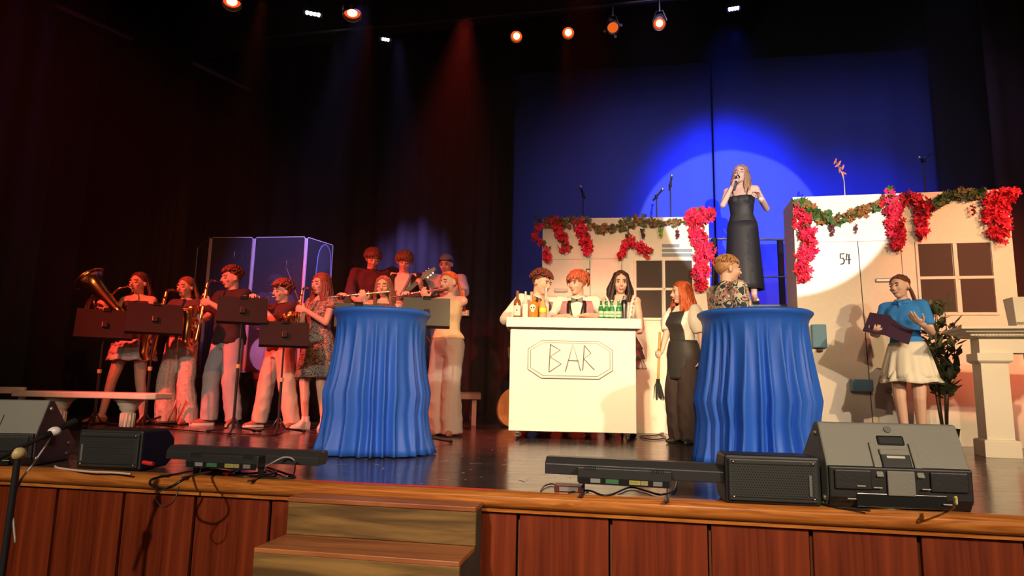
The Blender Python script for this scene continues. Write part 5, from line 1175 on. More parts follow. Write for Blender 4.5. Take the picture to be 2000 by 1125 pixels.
# olive plant
t = thing('potted_plant', 'tall slim artificial olive tree beside the woman in the blue polo', 'plant', below(1845, 835, 6.28))
M_leaf = mat('olive_leaf', (.10, .13, .06), .6, var=.4, scale=3); M_stem = mat('brown_stem', (.08, .05, .03), .7); rnd = random.Random(11)
MB().lathe([(.09, 0), (.12, .18), (.125, .19), (.11, .19), (.10, .17)], 20).build('pot', M_matte, t, smooth=40)
me = MB().add([(0, 0, 0), (.014, .004, .035), (.009, .004, .08), (0, 0, .105), (-.009, .004, .08), (-.014, .004, .035), (0, -.006, .05)], [(0, 1, 6), (1, 2, 6), (2, 3, 6), (3, 4, 6), (4, 5, 6), (5, 0, 6)]).mesh('leaf'); me.materials.append(M_leaf); me.shade_smooth()
lc = 0
for k_ in range(6):
    a = k_ * 1.047 + .4; top = Vector((.10 * math.cos(a) + (.04 if k_ else -.06), .09 * math.sin(a), 1.30 + .12 * math.sin(k_ * 2.1) + (.10 if k_ == 0 else 0)))
    pts = bez([(0.02 * math.cos(a), .02 * math.sin(a), .17), (.05 * math.cos(a), .05 * math.sin(a), .5), (top.x * .9, top.y, .85), tuple(top)], 6)
    MB().tube(pts, [.009 - .006 * i / (len(pts) - 1) for i in range(len(pts))], 5).build('stem', M_stem, t, smooth=True)
    for i in range(50):
        u = rnd.uniform(.34, 1); p = pts[min(len(pts) - 1, int(u * (len(pts) - 1)))]; o = bpy.data.objects.new('leaf', me); COL.objects.link(o); o.parent = t
        az = rnd.uniform(0, 6.28); o.matrix_local = Matrix.Translation(p + Vector((.035 * math.cos(az), .035 * math.sin(az), rnd.uniform(-.04, .04)))) @ Matrix.Rotation(az, 4, 'Z') @ Matrix.Rotation(rnd.uniform(.25, 1.4), 4, 'X') @ Matrix.Diagonal((1.9, 1.3, rnd.uniform(.9, 1.3), 1))
# ------------------------------------------------------------ music stands
def music_stand(label, px, y0, y1, wpx, Y, base_y, tilt=22, yaw=0.0, m=None, txt=False):
    c = at(px, (y0 + y1) / 2, Y); t = thing('music_stand', label, 'music stand', place(Vector((c.x, c.y, 0)), yaw - math.atan2(c.x, c.y)), 'music stands in front of the band')
    m = m or M_matte; wd = wpx / 1280 * Y; hh = (y1 - y0) / 1280 * Y / math.cos(R(tilt)); T = Matrix.Translation((0, 0, c.z)) @ Matrix.Rotation(R(-tilt), 4, 'X')
    MB().box((0, 0, 0), (wd, .004, hh)).build('desk', m, t, bevel=.0015, M=T); MB().box((0, .03, -hh / 2 + .002), (wd, .055, .004)).build('ledge', m, t, M=T)
    MB().box((0, -.018, -.02), (.05, .03, .06)).build('bracket', M_blackm, t, bevel=.004, M=T); MB().box((0, -.0075, hh / 2 - .005), (.07, .02, .035)).build('lamp_clip', M_ebon, t, bevel=.004, M=T)
    z1 = c.z - .03
    MB().tube([(0, -.01, z1), (0, -.01, z1 * .5)], .009, 8).build('upper_pole', M_blackm, t, smooth=40); MB().tube([(0, -.01, z1 * .55), (0, -.01, .05)], .0135, 8).build('lower_pole', M_blackm, t, smooth=40)
    MB().lathe([(.02, -.02), (.022, .02)], 10, Matrix.Translation((0, -.01, z1 * .55))).build('clutch', mat('clutch_pale', (.6, .45, .2), .4), t, smooth=40)
    for k_ in range(3):
        a = R(-100 + k_ * 120 + yaw * 30); MB().tube([(0, -.01, .16), (.07 * math.cos(a), -.01 + .07 * math.sin(a), .05), (.27 * math.cos(a), -.01 + .27 * math.sin(a), .015)], .010, 6).build('leg', M_blackm, t, smooth=True)
        MB().ell((.27 * math.cos(a), -.01 + .27 * math.sin(a), .016), (.022, .022, .014)).build('rubber_foot', M_matte, t, smooth=True)
    return t
music_stand('black music stand in front of the euphonium player, farthest left', 205, 604, 660, 98, 6.9, 830, yaw=-.05)
music_stand('black music stand between the euphonium and the patterned trousers player', 303, 592, 650, 98, 6.85, 838)
music_stand('black music stand in front of the reddish-curled saxophonist', 474, 579, 630, 92, 6.45, 845, yaw=.05)
music_stand('black music stand in front of the trumpet player', 556, 628, 675, 92, 6.55, 838, yaw=.05)
M_grey = mat('stand_grey', (.075, .075, .065), .5)
sE = music_stand('dark grey music stand behind the left blue table, right-hand one', 833, 580, 637, 92, 5.75, 850, m=M_grey)
music_stand('grey music stand peeking over the left blue table, left-hand one', 700, 592, 640, 90, 5.8, 850, m=M_grey)
# boom mic stands over the drums and by the band, microphones behind the flats
def mic(parent, p, d, L=.10, r_=.011, m=None):
    M = Matrix.Translation(p) @ Vector(d).normalized().to_track_quat('Z', 'Y').to_matrix().to_4x4()
    MB().lathe([(r_ * .8, -L), (r_, -L * .9), (r_, 0), (r_ * .8, .004)], 10, M).build('microphone', m or M_silver, parent, smooth=40)
def boom_stand(label, base, top, tip, name='microphone_stand', m=None, mdir=(0, 0, -1), cable=True, r_=.009, col=M_blackm, L=.10):
    t = thing(name, label, 'microphone stand', Matrix.Translation(base)); b = Vector((0, 0, 0)); tp = Vector(top) - Vector(base); ti = Vector(tip) - Vector(base)
    MB().tube([(tp.x, tp.y, .02), tuple(tp)], r_, 8).build('pole', col, t, smooth=40)
    bk = tp + (tp - ti) * .18; MB().tube([tuple(bk), tuple(ti)], r_ * .8, 7).build('boom', col, t, smooth=40); MB().ell(tp, .022, None, 8, 6).build('clutch', M_blackm, t, smooth=True)
    for k_ in range(3): a = k_ * 2.094 + .6; MB().tube([(tp.x, tp.y, .14), (tp.x + .24 * math.cos(a), tp.y + .24 * math.sin(a), .012)], .009, 6).build('leg', M_blackm, t, smooth=True)
    mic(t, ti, mdir, L=L)
    if cable: c = ti; MB().tube(bez([c, c + Vector((.03, 0, .09)), c + Vector((.10, 0, .11)), c + Vector((.12, 0, 0)), c + Vector((.05, 0, -.1)), (c + tp) / 2], 6), .006, 5).build('cable', M_ebon, t, smooth=True)
    return t
Yd = 9.35
boom_stand('overhead microphone on a boom above the left half of the drums', below(408, 700, Yd, .62) if False else Vector((at(410, 560, Yd).x, Yd, .62)), at(410, 560, Yd), at(457, 505, Yd), cable=True)
boom_stand('overhead microphone on a silver boom above the right half of the drums', Vector((at(588, 600, Yd).x, Yd, .62)), at(585, 590, Yd), at(559, 522, Yd), col=M_steel)
def mic_on_deck(label, px, y, Y, tiltd=(.3, -.8, .5), extra=None):
    p = at(px, y, Y); t = thing('microphone_stand', label, 'microphone stand', Vector((p.x, p.y, DZ)))
    h = p.z - DZ
    MB().tube([(0, 0, .02), (0, 0, h)], .009, 8).build('pole', M_blackm, t, smooth=40); MB().lathe([(.14, 0), (.14, .015), (.02, .03)], 20).build('base', M_blackm, t, smooth=40)
    d = Vector(tiltd).normalized(); MB().box((0, -.0, h), (.035, .05, .05)).build('clip', M_matte, t, bevel=.006)
    mic(t, Vector((0, 0, h)) + d * .11, d, .18, .013, M_matte); MB().ell(Vector((0, 0, h)) + d * .125, .022, None, 10, 8).build('grille', M_steel, t, smooth=True)
    return t
mic_on_deck('microphone on a stand above the left end of the 45 flat', 1139, 380, 8.5, (-.3, -.6, .5))
mic_on_deck('shorter microphone stand left of the tall one, in the spotlight edge', 1282, 384, 8.45, (.5, -.3, .6))
mic_on_deck('taller microphone stand beside the spotlight circle', 1309, 362, 8.3, (.1, -.3, .9))
o = mic_on_deck('microphone stand with a long horizontal bar above the right end of flat 54', 1803, 313, 7.75, (-.6, -.5, 0)); 
p = at(1803, 313, 7.75); MB().tube([(-.03, 0, p.z - DZ), (.14, .02, p.z - DZ + .10)], .009, 6).build('arm', M_blackm, o, smooth=True)
p = at(1648, 345, 7.85); t = thing('dried_flower', 'stem with orange petals rising above the flat beside the singer', 'flower', Vector((p.x, p.y, DZ)))
h = p.z - DZ; MB().tube([(0, 0, 0), (0, 0, h - .06), (-.02, 0, h + .04), (-.09, 0, h + .2)], .009, 6).build('stem', M_steel, t, smooth=True); m_ = MB(); rnd = random.Random(3)
for i in range(9): u = i / 8; m_.ell((-.09 * u * .9 + rnd.uniform(-.03, .05), 0, h + .02 + u * .2), (.014, .008, .04), Euler((rnd.uniform(-1, 1), rnd.uniform(-1.4, 1.4), 0)).to_matrix().to_4x4(), 8, 6)
m_.build('petals', mat('petal_orange', (.75, .22, .12), .6), t, smooth=True, kind='stuff')
# ------------------------------------------------------------ drum shield
def acrylic():
    m = bpy.data.materials.new('acrylic'); m.use_nodes = True; nt = m.node_tree; nt.nodes.clear(); o = nt.nodes.new('ShaderNodeOutputMaterial')
    tr = nt.nodes.new('ShaderNodeBsdfTransparent'); tr.inputs[0].default_value = (.92, .92, .96, 1); gl = nt.nodes.new('ShaderNodeBsdfGlossy'); gl.inputs['Roughness'].default_value = .06; gl.inputs[0].default_value = (1, 1, 1, 1)
    df = nt.nodes.new('ShaderNodeBsdfDiffuse'); df.inputs[0].default_value = (.5, .5, .7, 1)
    mx = nt.nodes.new('ShaderNodeMixShader'); mx.inputs[0].default_value = .06; m2 = nt.nodes.new('ShaderNodeMixShader'); m2.inputs[0].default_value = .04
    nt.links.new(tr.outputs[0], mx.inputs[1]); nt.links.new(gl.outputs[0], mx.inputs[2]); nt.links.new(mx.outputs[0], m2.inputs[1]); nt.links.new(df.outputs[0], m2.inputs[2]); nt.links.new(m2.outputs[0], o.inputs[0]); return m
M_acr = acrylic(); M_hinge = mat('hinge_strip', (.55, .42, .62), .35)
zt = at(455, 463, 9.2).z; zr = .625
P = [at(386, 480, 10.0), at(412, 463, 9.25), at(497, 462, 9.2), at(599, 468, 9.1), at(652, 484, 9.65)]
t = thing('drum_shield', 'clear acrylic drum shield of folded panels with lilac hinge strips', 'drum shield', Vector((P[2].x, P[2].y, zr)))
o0 = t.location.copy()
for a, b in zip(P[:-1], P[1:]):
    a2 = Vector((a.x, a.y, 0)) - Vector((o0.x, o0.y, 0)); b2 = Vector((b.x, b.y, 0)) - Vector((o0.x, o0.y, 0)); d = (b2 - a2); L_ = d.length; h = zt - zr
    M = Matrix.Translation(a2) @ Matrix.Rotation(math.atan2(d.y, d.x), 4, 'Z')
    pan = MB().box((L_ / 2, 0, h / 2), (L_ - .05, .008, h)).build('shield_panel', M_acr, t, M=M)
    MB().tube([(.022, 0, 0), (.022, 0, h - .02), (.035, 0, h), (L_ - .035, 0, h), (L_ - .022, 0, h - .02), (L_ - .022, 0, 0)], .0055, 6).build('edge', mat('acrylic_edge', (.75, .72, .85), .3), pan, smooth=True)
for a in P[1:-1]: MB().box((0, 0, (zt - zr) / 2), (.030, .016, zt - zr - .04)).build('hinge_strip', M_hinge, t, bevel=.004, M=Matrix.Translation(Vector((a.x - o0.x, a.y - o0.y - .005, 0))))
# rounded baffle at the right
q = at(630, 560, 9.9); t = thing('round_top_shield', 'narrow rounded blue-lit acrylic screen right of the drum shield', 'drum shield', place(Vector((q.x, q.y, .6)), .5))
pts = []; rz0 = at(630, 478, 9.9).z - .6
for i in range(13): a = math.pi * i / 12; pts.append((.10 * math.cos(a) + 0, rz0 - .26 + .26 * math.sin(a)))
poly = [(.16, 0)] + pts + [(-.20, 0)]
MB().prism(poly, -.004, .004, 'Y').build('shield_panel', M_acr, t); MB().tube([(x, 0, z) for x, z in poly], .008, 6).build('edge', mat('edge_blue', (.35, .45, .95), .3), t, smooth=True)
# drum kit
zk = .62; kx = at(530, 600, 9.3).x
t = thing('drum_kit', 'drum kit behind the clear shield', 'drum kit', Vector((kx - .05, 9.78, zk)))
M_dr = mat('drum_shell', (.12, .05, .10), .25, coat=.5); M_head = mat('drum_head', (.7, .68, .65), .5)
def drum(nm, p, r_, h, M=Matrix(), m=M_dr):
    T = Matrix.Translation(p) @ M; d = MB().lathe([(r_, -h / 2), (r_, h / 2)], 28, caps=False).build(nm, m, t, smooth=40, M=T, solid=.008); MB().lathe([(r_ * .98, h / 2), (.01, h / 2 + .001)], 28).build('drum_head', M_head, d, smooth=40)
    for s_ in (-1, 1): MB().tube([(r_ * 1.02 * math.cos(a), r_ * 1.02 * math.sin(a), s_ * h / 2) for a in [i * .262 for i in range(24)]], .009, 6, closed=True).build('hoop', M_chrome, d, smooth=True)
drum('bass_drum', (-.05, -.02, .29), .27, .36, RX(90)); drum('tom', (-.2, -.12, .68), .14, .2, RX(-18)); drum('tom', (.14, -.12, .68), .15, .2, RX(-18)); drum('floor_tom', (.45, .12, .32), .19, .38); drum('snare_drum', (-.35, .28, .55), .17, .14, m=M_chrome)
for x, y, z in ((-.62, .05, .95), (.34, -.02, 1.02), (-.5, .3, .75)):
    MB().lathe([(.19, 0), (.17, .010), (.05, .022), (.03, .035), (.003, .036)], 28).build('cymbal', M_brass, t, smooth=50, M=Matrix.Translation((x, y, z)) @ RX(-14) @ RY(8 if x < 0 else -8)); MB().tube([(x, y, 0), (x, y, z + .03)], .008, 6).build('cymbal_stand', M_chrome, t, smooth=40)
# keyboard
kp = at(880, 611, 8.35); t = thing('keyboard', 'stage keyboard with <88 lettering on its rear panel', 'keyboard', place(Vector((kp.x - .16, 8.42, kp.z)), .12))
MB().box((0, 0, 0), (.80, .26, .085)).build('case', M_matte, t, bevel=.008); MB().box((0, -.134, .0), (.76, .004, .07)).build('rear_panel', mat('panel_grey', (.25, .24, .22), .4), t)
for i, (a, b) in enumerate([([(.255, .022), (.235, 0), (.255, -.022)], 0)] + [([(x - .02, .022), (x + .02, .022), (x + .02, 0), (x - .02, 0), (x - .02, -.022), (x + .02, -.022), (x + .02, 0), (x - .02, 0), (x - .02, .022)], 0) for x in (.285, .335)]):
    MB().tube([(x, -.138, z) for x, z in a], .004, 4).build('lettering', M_pearl, t)
kz = kp.z - .42
MB().tube([(-.3, 0, -kz + .01), (.3, 0, -.05)], .014, 6).tube([(.3, 0, -kz + .01), (-.3, 0, -.05)], .014, 6).build('stand', M_blackm, t, smooth=True)
M_key = mat('key_white', (.7, .68, .65), .3); MB().box((0, .09, .047), (.72, .10, .012)).build('keys', M_key, t, kind='stuff')
# orange guitar-shaped case behind the bar
gp = below(992, 800, 8.2); t = thing('acoustic_guitar', 'orange-brown guitar body leaning behind the left side of the bar', 'guitar', place(Vector((gp.x + .06, gp.y, .0)), .2, R(-12)))
MB().prism([(.19 * math.cos(a) * (1 - .12 * math.sin(a)), .24 + .24 * math.sin(a)) for a in [i * .262 for i in range(24)]], -.045, .045, 'Y').build('guitar_body', wood('guitar_wood', (.45, .13, .04), (.6, .2, .07), (1, 1, .2), 20, .3), t, smooth=40, bevel=.008)
MB().box((0, 0, .68), (.05, .03, .45)).build('neck', M_stem, t, bevel=.004); MB().box((0, 0, .95), (.07, .02, .14)).build('headstock', M_stem, t, bevel=.004)
# ------------------------------------------------------------ garlands on the flats
rnd = random.Random(77)
def petal_mesh(nm, m, k=1.0):
    mb = MB()
    for i in range(5):
        a = i * 1.2566; c, d = math.cos(a), math.sin(a); T = Matrix(((c, -d, 0, 0), (d, c, 0, 0), (0, 0, 1, 0), (0, 0, 0, 1)))
        mb.add([(0, 0, 0), (.010 * k, -.010 * k, .008 * k), (.030 * k, -.009 * k, .010 * k), (.036 * k, 0, .006 * k), (.030 * k, .009 * k, .010 * k), (.010 * k, .010 * k, .008 * k)], [(0, 1, 2), (0, 2, 3), (0, 3, 4), (0, 4, 5)], T)
    me = mb.mesh(nm); me.materials.append(m); return me
def ivy_mesh(nm, m):
    pts = [(0, -.01), (.016, -.022), (.030, -.006), (.022, .006), (.034, .024), (.014, .022), (0, .046), (-.014, .022), (-.034, .024), (-.022, .006), (-.030, -.006), (-.016, -.022)]
    me = MB().add([(0, .006, .006)] + [(x, y, -.002 * abs(x) * 30) for x, y in pts], [(0, 1 + i, 1 + (i + 1) % 12) for i in range(12)]).mesh(nm); me.materials.append(m); return me
M_pink_ = mat('bougainvillea', (.80, .02, .10), .6, var=.2, scale=30); M_redf = mat('red_petal', (.75, .015, .035), .6, var=.2, scale=30)
me_p = petal_mesh('blossom', M_pink_); me_r = petal_mesh('blossom', M_redf)
M_ivy = mat('ivy_green', (.06, .14, .03), .6, var=.3, scale=20); M_ivy2 = mat('ivy_autumn', (.35, .13, .03), .6, var=.3, scale=20); M_ivy3 = mat('ivy_grey', (.14, .15, .07), .6, var=.3, scale=20)
me_i = [ivy_mesh('leaf', M_ivy), ivy_mesh('leaf', M_ivy2), ivy_mesh('leaf', M_ivy3)]
FZ = Matrix.Rotation(math.pi / 2, 4, 'X')  # leaf faces -y
def scatter(t, pl, path, width, n, meshes, size, depth=.04, name='leaf', seed=1, wts=None, droop=0.0):
    r_ = random.Random(seed); pts = [pl.uz(x, y, .02) for x, y in path]; seg = [math.hypot(pts[i + 1][0] - pts[i][0], pts[i + 1][1] - pts[i][1]) for i in range(len(pts) - 1)]; tot = sum(seg)
    for i in range(n):
        q = r_.random() * tot
        for k_ in range(len(seg)):
            if q <= seg[k_] or k_ == len(seg) - 1: break
            q -= seg[k_]
        f = q / max(seg[k_], 1e-6); u = pts[k_][0] + (pts[k_ + 1][0] - pts[k_][0]) * f; z = pts[k_][1] + (pts[k_ + 1][1] - pts[k_][1]) * f
        wv = width if not hasattr(width, '__len__') else width[k_] + (width[k_ + 1] - width[k_]) * f
        a = r_.uniform(0, 6.28); rr = wv * math.sqrt(r_.random()); u += rr * math.cos(a); z += rr * math.sin(a)
        o = bpy.data.objects.new(name, r_.choices(meshes, wts)[0]); COL.objects.link(o); o.parent = t
        o.matrix_local = Matrix.Translation((u, -.02 - r_.random() * depth, z)) @ Euler((r_.uniform(-.9, .9), r_.uniform(-.9, .9), r_.uniform(0, 6.28) if name == 'blossom' else r_.uniform(2.2, 4.1))).to_matrix().to_4x4() @ (FZ if False else Matrix.Identity(4)) @ Matrix.Rotation(math.pi / 2, 4, 'X') @ Matrix.Rotation(r_.uniform(0, 6.28), 4, 'Z') @ Matrix.Scale(size * r_.uniform(.75, 1.2), 4)
def vine(t, pl, path, r_=.006, m=None):
    pts = [(lambda q: Vector((q[0], -.025, q[1])))(pl.uz(x, y, .02)) for x, y in path]
    MB().tube(bez(pts, 5), r_, 5).build('stem', m or M_stem, t, smooth=True)
def swag(label, pl, path, width, n, meshes, size, grp, seed, leaves=8):
    size *= 1.22; width = [w_ * 1.12 for w_ in width] if hasattr(width, '__len__') else width * 1.12
    t = thing('flower_swag', label, 'flowers', pl.M, grp); vine(t, pl, path); scatter(t, pl, path, width, n, meshes, size, .07, 'blossom', seed); scatter(t, pl, path, width, leaves, me_i[:1], 1.0, .04, 'leaf', seed + 5); return t
gL, gR = 'red blossom sprays on the 45 flat', 'red blossom sprays on the 54 flat'
swag('thin red spray hanging at the left corner of the 45 flat', HL, [(1052, 440), (1043, 466), (1066, 480), (1070, 510)], .035, 60, [me_p, me_r], .75, gL, 1)
swag('diagonal red spray, second from the left on the 45 flat', HL, [(1082, 428), (1094, 452), (1104, 488)], .06, 85, [me_p, me_r], .8, gL, 2)
swag('red spray above the middle bartender', HL, [(1132, 438), (1143, 468), (1148, 496)], [.07, .07, .03], 85, [me_p, me_r], .8, gL, 3)
swag('red spray with a side shoot above the black-haired woman', HL, [(1232, 462), (1212, 498), (1230, 472), (1268, 495)], .045, 95, [me_p, me_r], .8, gL, 4)
swag('tall thick column of pink blossoms on the right edge of the 45 flat', HL, [(1392, 420), (1352, 424), (1366, 470), (1380, 490), (1364, 540), (1370, 560)], [.07, .09, .09, .10, .08, .06], 260, [me_p, me_p, me_r], 1.05, gL, 5, 18)
swag('pink blossom spray on the left edge of the 54 flat, above the blue box', HR, [(1560, 410), (1568, 440), (1586, 478), (1562, 510), (1570, 545)], [.08, .10, .07, .08, .06], 200, [me_p, me_r], .95, gR, 6, 14)
swag('long red blossom spray in the middle of the 54 flat', HR, [(1740, 388), (1746, 430), (1752, 482)], [.11, .08, .05], 170, [me_r, me_p], .95, gR, 7, 10)
swag('shorter red blossom spray right of the long middle one', HR, [(1770, 388), (1806, 400), (1798, 430), (1800, 468)], [.07, .08, .05, .03], 120, [me_r, me_p], .9, gR, 8, 8)
swag('broad red blossom spray at the right corner of the 54 flat', HR, [(1975, 378), (1945, 395), (1944, 430), (1952, 462)], [.03, .11, .11, .08], 210, [me_r, me_r, me_p], .95, gR, 9, 10)
t = thing('ivy_garland', 'leafy ivy garland draped along the top of the 45 flat', 'garland', HL.M)
pth = [(1050, 432), (1090, 436), (1140, 430), (1175, 448), (1215, 440), (1250, 432), (1285, 438), (1335, 434)]; vine(t, HL, pth)
scatter(t, HL, pth, [.05, .08, .06, .06, .09, .09, .03, .05], 290, me_i, .72, .05, 'leaf', 21, [2, 2, 4])
t = thing('ivy_garland', 'leafy garland swooping along the top of the 54 flat', 'garland', HR.M)
pth = [(1545, 388), (1575, 412), (1612, 430), (1660, 418), (1710, 398), (1745, 382), (1800, 405), (1840, 392), (1880, 372), (1925, 378)]; vine(t, HR, pth)
scatter(t, HR, [(1560, 396), (1590, 418), (1640, 430)], [.06, .07, .05], 60, [me_i[0], me_i[1]], 1.3, .05, 'leaf', 31, [5, 1]); scatter(t, HR, [(1640, 430), (1690, 412), (1740, 390)], .055, 90, [me_i[1], me_i[0]], .85, .05, 'leaf', 32, [5, 1]); scatter(t, HR, [(1800, 408), (1835, 396), (1860, 380), (1925, 378)], [.06, .06, .05, .05], 85, [me_i[0], me_i[2]], 1.05, .05, 'leaf', 33)
def grapes(label, pl, px, py, n, m, s=1.0):
    t = thing('grape_bunch', label, 'grapes', pl.M, 'artificial grape bunches'); u, z = pl.uz(px, py, .03); r_ = random.Random(px)
    me = MB().ell((0, 0, 0), .011 * s, None, 8, 6).mesh('grape'); me.materials.append(m); me.shade_smooth()
    for i in range(n): f = r_.random(); o = bpy.data.objects.new('grape', me); COL.objects.link(o); o.parent = t; o.location = (u + r_.uniform(-.03, .03) * (1 - f * .7) * s, -.045 + r_.uniform(-.015, .015), z - f * .11 * s)
    MB().tube([(u, -.045, z + .02), (u, -.045, z - .08 * s)], .003, 4).build('stem', M_stem, t)
M_gr = mat('grape_wine', (.12, .02, .04), .3); M_gd = mat('grape_dark', (.03, .03, .05), .3); M_gg = mat('grape_green', (.25, .55, .06), .3)
grapes('dark grape bunch under the garland above the four-pane window of flat 45', HL, 1256, 448, 26, M_gd); grapes('bright green grape bunch on flat 45', HL, 1290, 446, 26, M_gg); grapes('dark red grape bunch at the right of flat 45', HL, 1323, 448, 22, M_gr)
grapes('red grape bunch on flat 54 left of the number', HR, 1624, 440, 30, M_gr); grapes('small brown grape bunch above the door seam of flat 54', HR, 1671, 440, 18, M_gr, .8); grapes('red grape bunch near the right spray of flat 54', HR, 1899, 402, 16, M_gr, .9)

# ------------------------------------------------------------ stage-edge gear
M_mon = mat('monitor_grey', (.21, .21, .18), .55, bump=.25, scale=160); M_monb = mat('monitor_black', (.012, .012, .012), .5, bump=.12, scale=120); M_grill = mat('grille_dark', (.03, .032, .03), .45)
def grille(name, w_, h, parent, M, m=M_grill, pitch=.011):
    mb = MB()
    nx, nz = int(w_ / pitch), int(h / pitch)
    vs = []; fs = []
    for i in range(nx):
        for j in range(nz):
            x = -w_ / 2 + (i + .5 + (.5 if j % 2 else 0)) * pitch; z = -h / 2 + (j + .5) * pitch
            if x > w_ / 2 - .003: continue
            b = len(vs); r_ = pitch * .30; vs += [(x - r_, 0, z), (x, 0, z - r_), (x + r_, 0, z), (x, 0, z + r_)]; fs.append((b, b + 1, b + 2, b + 3))
    o = mb.add(vs, fs).build(name, mat('grille_hole', (.004, .004, .004), .9), parent, M=M, kind='stuff', fix=False); return o
def small_monitor(label, p0, wd, dp, ht, yaw, handle_right=True):
    """box speaker lying on its side, slotted grille to the audience"""
    t = thing('small_monitor', label, 'speaker', place(p0, yaw))
    prof = [(0, 0), (0, ht), (dp * .75, ht), (dp, ht * .72), (dp, ht * .2), (dp * .78, 0)]
    MB().prism([(y, z) for y, z in prof], 0, wd, 'X').build('cabinet', M_monb, t, bevel=.012)
    MB().box((wd / 2, -.006, ht / 2), (wd - .03, .012, ht - .03)).build('grille_frame', M_grill, t, bevel=.006)
    grille('grille', wd - .05, ht - .05, t, Matrix.Translation((wd / 2, -.0128, ht / 2)))
    rb = MB()
    for z in (ht * .16, ht * .84): rb.box((wd / 2, -.014, z), (wd - .04, .004, .004))
    rb.build('rib', M_monb, t)
    x = wd * .88 if handle_right else wd * .10
    MB().box((x, -.014, ht * .42), (.012, .006, ht * .42)).build('badge_bar', mat('badge_grey', (.16, .16, .15), .4), t, bevel=.002)
    for a in (.035, wd - .035):
        for b in (.03, ht - .03): MB().ell((a, -.014, b), (.007, .004, .007), None, 8, 6).build('screw', M_chrome, t, smooth=True)
    return t
g = ground(1420, 986); g2 = ground(1604, 991)
small_monitor('small black monitor speaker lying on the lip, between light bar and big wedge', Vector((g.x, g.y + .02, .004)), (g2 - g).length, .26, .212, -.14)
g = ground(142, 918); g2 = ground(247, 926)
small_monitor('small black monitor speaker on its side near the left stage lip', Vector((g.x, g.y + .02, .004)), (g2 - g).length, .30, .215, -.10, False)
def wedge(label, p0, wd, yaw, ht=.39, dp=.46, mirror=False):
    """floor monitor seen from behind: black lower back, grey slanted upper back, handle recess"""
    t = thing('floor_monitor', label, 'speaker', place(p0, yaw))
    prof = [(0.03, 0), (0.0, .05), (0.0, .17), (.10, ht), (.15, ht), (dp, .10), (dp - .05, 0)]
    MB().prism(prof, 0, wd, 'X').build('cabinet', M_mon, t, bevel=.008)
    # black lower back shell with stepped panels
    MB().prism([(0.02, -.0), (-.012, .05), (-.014, .178), (.002, .182), (.02, .178), (.05, .0)], .004, wd - .004, 'X').build('rear_shell', M_monb, t, bevel=.006)
    for x in (wd * .17, wd * .83): MB().box((x, -.016, .125), (wd * .26, .012, .085)).build('shell_panel', M_monb, t, bevel=.008)
    MB().box((wd * .5, -.010, .04), (wd * .62, .012, .06)).build('connector_panel', M_ebon, t, bevel=.004)
    th = math.atan2(.10, ht - .17); sl = Matrix.Translation((wd / 2, 0.0, .17)) @ Matrix.Rotation(-th, 4, 'X')   # local z runs up the slanted face
    L_ = math.hypot(.10, ht - .17)
    MB().box((0, .004, L_ * .62), (wd * .20, .02, .050)).build('handle_recess', M_ebon, t, bevel=.01, M=sl)
    MB().box((0, -.002, L_ * .36), (wd * .21, .02, .03)).build('handle_bar', M_mon, t, bevel=.006, M=sl)
    MB().box((0, .004, L_ * .12), (wd * .21, .02, .10)).build('handle_well', M_ebon, t, bevel=.006, M=sl)
    MB().box((0, -.008, L_ * .25), (wd * .13, .006, .012)).build('logo_plate', mat('plate_pale', (.5, .5, .45), .4), t, bevel=.002, M=sl)
    MB().box((wd / 2, -.020, .115), (wd * .19, .008, .105)).build('rating_plate', M_mon, t, bevel=.006)
    for x in (-1, 1): MB().box((x * wd * .14, -.004, L_ * .20), (.030, .010, .16)).build('side_rib', M_mon, t, bevel=.004, M=sl)
    MB().lathe([(.016, 0), (.016, .004)], 16, sl @ Matrix.Translation((0, -.002, L_ * .86)) @ Matrix.Rotation(math.pi / 2, 4, 'X')).build('round_badge', mat('badge_dark', (.10, .10, .09), .5), t, smooth=40)
    for x, z in ((.22, .10), (.335, .095), (.665, .095), (.80, .035), (.15, .045)): MB().box((wd * x, -.026, z), (.035, .004, .004)).build('slot_mark', mat('plate_pale', (.5, .5, .45), .4), t)
    for x in (0, wd):
        s_ = -1 if x == 0 else 1
        MB().box((x + s_ * .002, .17, .15), (.008, .06, .10)).build('side_grip', M_ebon, t, bevel=.004)
        for y, z in ((.03, .04), (.12, ht - .05), (dp - .09, .10), (.34, .04)):
            MB().ell((x + s_ * .004, y, z), (.012, .014, .014), None, 10, 6).build('rubber_foot', M_steel, t, smooth=True)
    return t
g = ground(1616, 996); g2 = ground(1903, 1004)
wedge('large grey-backed wedge monitor at the right stage lip, below flat 54', Vector((g.x + .03, g.y + .05, .002)), (g2 - g).length * .97, -.12, ht=.365)
wedge('large wedge monitor at the left edge of the photo by the boom stand', ground(64, 911, .002) - Vector((.62, .075, 0)), .62, .12, ht=.365, dp=.44)
